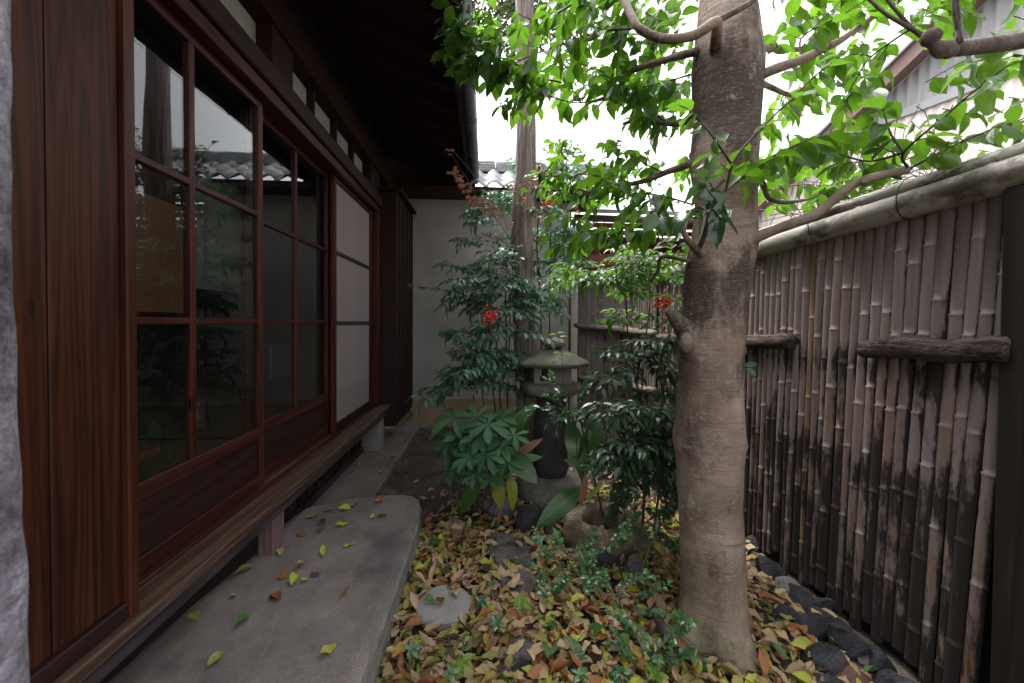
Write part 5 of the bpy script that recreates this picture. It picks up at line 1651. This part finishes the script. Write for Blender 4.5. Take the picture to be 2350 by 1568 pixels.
# leaves on the slab and the concrete: each one placed
names = {0: 'tan', 1: 'orange brown', 2: 'olive', 3: 'yellow green', 4: 'green', 5: 'dark brown', 6: 'pinkish', 7: 'golden'}
sl_l = [(785, 1253, 3, 'on the slab middle, largest yellow one'), (743, 1277, 3, 'on the slab left of the large yellow leaf'), (700, 1290, 0, 'curled on the slab below the pointed yellow leaf'), (735, 1318, 5, 'on the slab centre, small and dark'),
        (668, 1345, 3, 'on the slab standing in the leaf cluster'), (645, 1330, 1, 'on the slab top of the left leaf cluster'), (630, 1362, 1, 'on the slab in the left leaf cluster'), (645, 1375, 5, 'on the slab lowest of the left leaf cluster'), (707, 1333, 3, 'on the slab right of the left leaf cluster, tiny'),
        (572, 1415, 4, 'on the slab lower left, pale veined'), (457, 1424, 2, 'curled on the slab near the sill, far left'), (475, 1532, 2, 'curled on the slab at lower left corner'), (772, 1478, 3, 'on the lower slab near the right edge'), (780, 1374, 7, 'on the slab right side, half way down'),
        (580, 1303, 2, 'curled on the slab beside the pink floor post'), (535, 1362, 0, 'on the slab, tiny one near the sill'), (722, 1220, 4, 'on the slab upper middle, partly green'), (705, 1228, 1, 'on the slab beside the upper green leaf'), (745, 1205, 5, 'on the slab above the upper cluster'),
        (768, 1170, 2, 'on the slab near its far edge, left one'), (800, 1200, 3, 'on the slab upper middle, right'), (865, 1148, 1, 'at the far edge of the slab, orange'), (882, 1150, 0, 'at the far slab edge beside the orange leaf'), (850, 1190, 3, 'on the slab far right, small'), (888, 1182, 5, 'on the far right slab corner'),
        (730, 1185, 2, 'on the far slab left side'), (815, 1155, 0, 'on the far slab middle'), (640, 1275, 0, 'on the slab near the floor post, slim'), (805, 1168, 3, 'on the far slab between two brown leaves')]
for x, y, ci, lb in sl_l:
    p = ground(x, y, .158)
    a = rn.uniform(0, 6.28)
    t = TPL['lit'][rn.randrange(9)]
    o = inst('fallen_leaf', tpl_mesh(t, LIT[ci]), None, lmat((p.x, p.y, .160), V((math.cos(a), math.sin(a), .05)), V((rn.gauss(0, .2), rn.gauss(0, .2), 1)), rn.uniform(.05, .068) * (.65 if 'tiny' in lb or 'small' in lb else 1)))
    tag(o, names[ci] + ' fallen leaf ' + lb, 'leaf')
for k, (x, y, ci, lb) in enumerate([(880, 1085, 0, 'on the concrete strip left of soil edge'), (860, 1075, 1, 'on the concrete strip beside the vent slats'), (830, 1068, 0, 'at the vent slats foot on concrete'), (920, 1125, 5, 'on the bare soil past the slab'), (975, 1090, 5, 'on the bare soil left of whorled shrub'),
                                   (800, 1090, 1, 'near the vent slats on concrete'), (905, 1050, 5, 'on the concrete strip halfway to wall'), (950, 1110, 6, 'on the bare soil, pinkish'), (990, 1140, 2, 'on the soil near slab far corner'), (935, 1095, 1, 'on the soil edge beside concrete')]):
    p = ground(x, y, .035)
    a = rn.uniform(0, 6.28)
    o = inst('fallen_leaf', tpl_mesh(TPL['lit'][k % 9], LIT[ci]), None, lmat((p.x, p.y, .04), V((math.cos(a), math.sin(a), .05)), V((rn.gauss(0, .3), rn.gauss(0, .3), 1)), .05))
    tag(o, names[ci] + ' fallen leaf ' + lb, 'leaf')
for k, (x, y, ci, lb) in enumerate([(1030, 1358, 1, 'upper one on the pale round stone'), (1048, 1372, 0, 'right one on the pale round stone'), (1020, 1375, 5, 'lower one on the pale round stone'), (972, 1378, 4, 'lying at the left rim of pale round stone')]):
    p = ground(x, y, .045)
    o = inst('fallen_leaf', tpl_mesh(TPL['lit'][(k * 2) % 9], LIT[ci]), None, lmat((p.x, p.y, .052), V((math.cos(k * 2), math.sin(k * 2), .1)), V((rn.gauss(0, .2), rn.gauss(0, .2), 1)), .055))
    tag(o, names[ci] + ' fallen leaf ' + lb, 'leaf')
o = MB().tube(spline([ground(1505, 1405, .06), ground(1520, 1440, .05), ground(1548, 1478, .04)], 6), [.018, .02, .019, .018, .019, .018, .017, .016, .017, .016, .016, .015, .012], 10).build('fallen_stick', 'branch', None, True)
tag(o, 'short thick broken stick leaning at the big trunk foot', 'stick')
for k, (a, b, lb) in enumerate((((1840, 430), (1845, 500), 'thin'),)): pass
# wires tied from the trunk to the fence
o = MB().tube(spline([at(1500, 565, 1.6), at(1600, 545, 1.38), at(1700, 520, 1.38), at(1850, 485, 1.5), at(2085, 425, 1.46)], 5), .0012, 4).build('tie_wire', 'wire', None)
tag(o, 'thin wire running from the trunk to the fence top', 'wire')

# ================================================================== NEIGHBOURS
nb = thing('neighbour_house', (3.8, 3.3, 0), 'corrugated neighbour building with brown bargeboard beyond the right fence', 'house')
dN = V((-.302, .953, 0)); P0 = V((4.0, 2.7, 0))
def NP(t, z, o=0.0):
    p = P0 + dN * t + V((-.953, -.302, 0)) * o
    return (p.x, p.y, z)
def corr(name, mat, t0, t1, zb, zt):
    vs, fs = [], []
    n = int((t1 - t0) / .0095)
    for i in range(n + 1):
        t = t0 + (t1 - t0) * i / n
        o = .008 * math.sin(t / .076 * 2 * math.pi)
        vs.append(NP(t, zb(t), o)); vs.append(NP(t, zt(t), o))
    for i in range(n): fs.append((i * 2, i * 2 + 2, i * 2 + 3, i * 2 + 1))
    return MB().add(vs, fs).build(name, mat, nb, True)
ztop = lambda t: min(5.2, 3.51 - .64 * (t - .61))
zt2 = lambda t: max(2.0, ztop(t) - .02)
corr('upper_cladding', 'corr_grey', -2.2, 1.6, lambda t: min(3.12, zt2(t)), lambda t: max(3.12, zt2(t)) if t < 1.2 else min(3.12, zt2(t)))
corr('lower_cladding', 'corr_pink', -2.2, 3.0, lambda t: 0.0, lambda t: min(3.08, zt2(t)))
def slant(name, mat, t0, t1, dz0, dz1, o0, o1):
    vs = []
    for t in (t0, t1):
        for dz in (dz0, dz1):
            for o in (o0, o1): vs.append(NP(t, ztop(t) + dz, o))
    return MB().add(vs, [(0, 1, 3, 2), (4, 6, 7, 5), (0, 4, 5, 1), (2, 3, 7, 6), (0, 2, 6, 4), (1, 5, 7, 3)]).build(name, mat, nb)
slant('bargeboard', 'paint_brown', -2.0, 2.9, -.02, .12, .02, .14)
slant('bargeboard', 'metal', -2.0, 2.9, .121, .15, -.3, .17)
m = MB()
q = [NP(-2.2, 3.07, .012), NP(-2.2, 3.07, .03), NP(1.25, 3.07, .012), NP(1.25, 3.07, .03)]
q += [(a, b, c + .07) for a, b, c in q]
m.add(q, [(0, 1, 3, 2), (4, 6, 7, 5), (0, 4, 5, 1), (2, 3, 7, 6), (0, 2, 6, 4), (1, 5, 7, 3)]).build('flashing', 'metal', nb)
# brown low building behind the fences
b2 = thing('garden_shed', (2.0, 6.2, 0), 'brown timber outbuilding with open raftered eave behind the fences', 'outbuilding')
part_box('shed_wall', 'wood_neighbour', b2, 1.2, 6.5, 6.6, 6.7, 0, 2.6, .003)
part_box('corner_post', 'wood_beam', b2, 1.16, 1.30, 4.95, 5.07, 0, 2.42, .004)
for i in range(7):
    y = 5.05 + i * .24
    part_box('eave_board', 'wood_neighbour', b2, 1.3, 5.5, y, y + .20, 2.46 + i * .0 - .0 - i * .035, 2.48 - i * .035, .002)
for i in range(9):
    x = 1.42 + i * .45
    part_box('rafter', 'wood_neighbour', b2, x, x + .06, 4.98, 6.6, 2.20, 2.235, .002)
part_box('eave_beam', 'wood_neighbour', b2, 1.25, 5.5, 5.3, 5.4, 1.98, 2.12, .003)
part_box('shed_post', 'wood_pale', b2, 2.02, 2.11, 5.28, 5.38, 0, 1.97, .003)
part_box('shed_post', 'wood_neighbour', b2, 3.2, 3.32, 5.1, 5.22, 0, 2.3, .003)
part_box('shed_wall', 'corr_pink', b2, 3.5, 4.5, 5.3, 5.36, 0, 2.2, .003)
MB().tube([(1.1, 4.92, 2.50), (5.6, 4.92, 2.47)], .045, 12).build('gutter', 'pipe', b2, True)
vs = [(1.0, 4.9, 2.56), (5.8, 4.9, 2.54), (5.8, 7.0, 3.2), (1.0, 7.0, 3.2)]
vs += [(a, b, c + .05) for a, b, c in vs]
MB().add(vs, [(3, 2, 1, 0), (4, 5, 6, 7), (0, 1, 5, 4), (1, 2, 6, 5), (2, 3, 7, 6), (3, 0, 4, 7)]).build('roof', 'tile', b2)

# distant conifer above the gutter and bare shrub tangle
def blobtree(x, y, d, r, n, label, seed, tpath):
    c = at(x, y, d)
    t = thing('distant_tree', V((c.x, c.y, 0)), label, 'tree', 'trees beyond the garden')
    MB().tube([at(*tp_) for tp_ in tpath], [.12, .09, .03], 8).build('trunk', 'branch', t, True)
    rr = random.Random(seed)
    L = Leaves()
    cl = [c + V((rr.uniform(-1, 1) * r, rr.uniform(-1, 1) * r, rr.uniform(-.8, .8) * r)) for _ in range(26)]
    for k in range(n):
        q = rr.choice(cl) + V((rr.gauss(0, .16), rr.gauss(0, .16), rr.gauss(0, .13))) * r
        L.add('lan', 'leaf_conifer', q, rv(1), V((0, 0, 1)) + rv(.5), .16 * rr.uniform(.6, 1.2))
    L.build(t, 'leaf', 'foliage', 0)
blobtree(1120, -30, 9, .85, 2200, 'distant dark evergreen crown seen above the gutter end', 3, ((1030, 800, 9), (1046, 300, 9), (1090, 0, 9)))
blobtree(1260, 60, 9, .9, 2200, 'distant evergreen crown behind the cedar trunk top', 5, ((1206, 800, 9), (1205, 300, 9), (1212, 40, 9)))
# tangle of bare vines behind the near fence
m = MB()
rr = random.Random(31)
for k in range(70):
    x = rr.uniform(1760, 2200)
    y = 560 - (x - 1730) * .30 - 20 + rr.uniform(-40, 10)
    a = at(x, y, 3.0 + rr.uniform(-.3, .3))
    pts = [a]
    d = V((rr.uniform(-1, 1), rr.uniform(-.4, .4), rr.uniform(.1, 1))).normalized()
    for j in range(6):
        d = (d + V((rr.uniform(-.6, .6), rr.uniform(-.3, .3), rr.uniform(-.5, .4)))).normalized()
        pts.append(pts[-1] + d * .09)
    m.tube(pts, [.0035] * 7, 4, cap=False)
o = m.build('vine_tangle', 'branch', None, True, 'stuff')
tag(o, 'tangle of bare dry vines behind the near fence top', 'vines')
for k_ in list(col.objects):
    pass
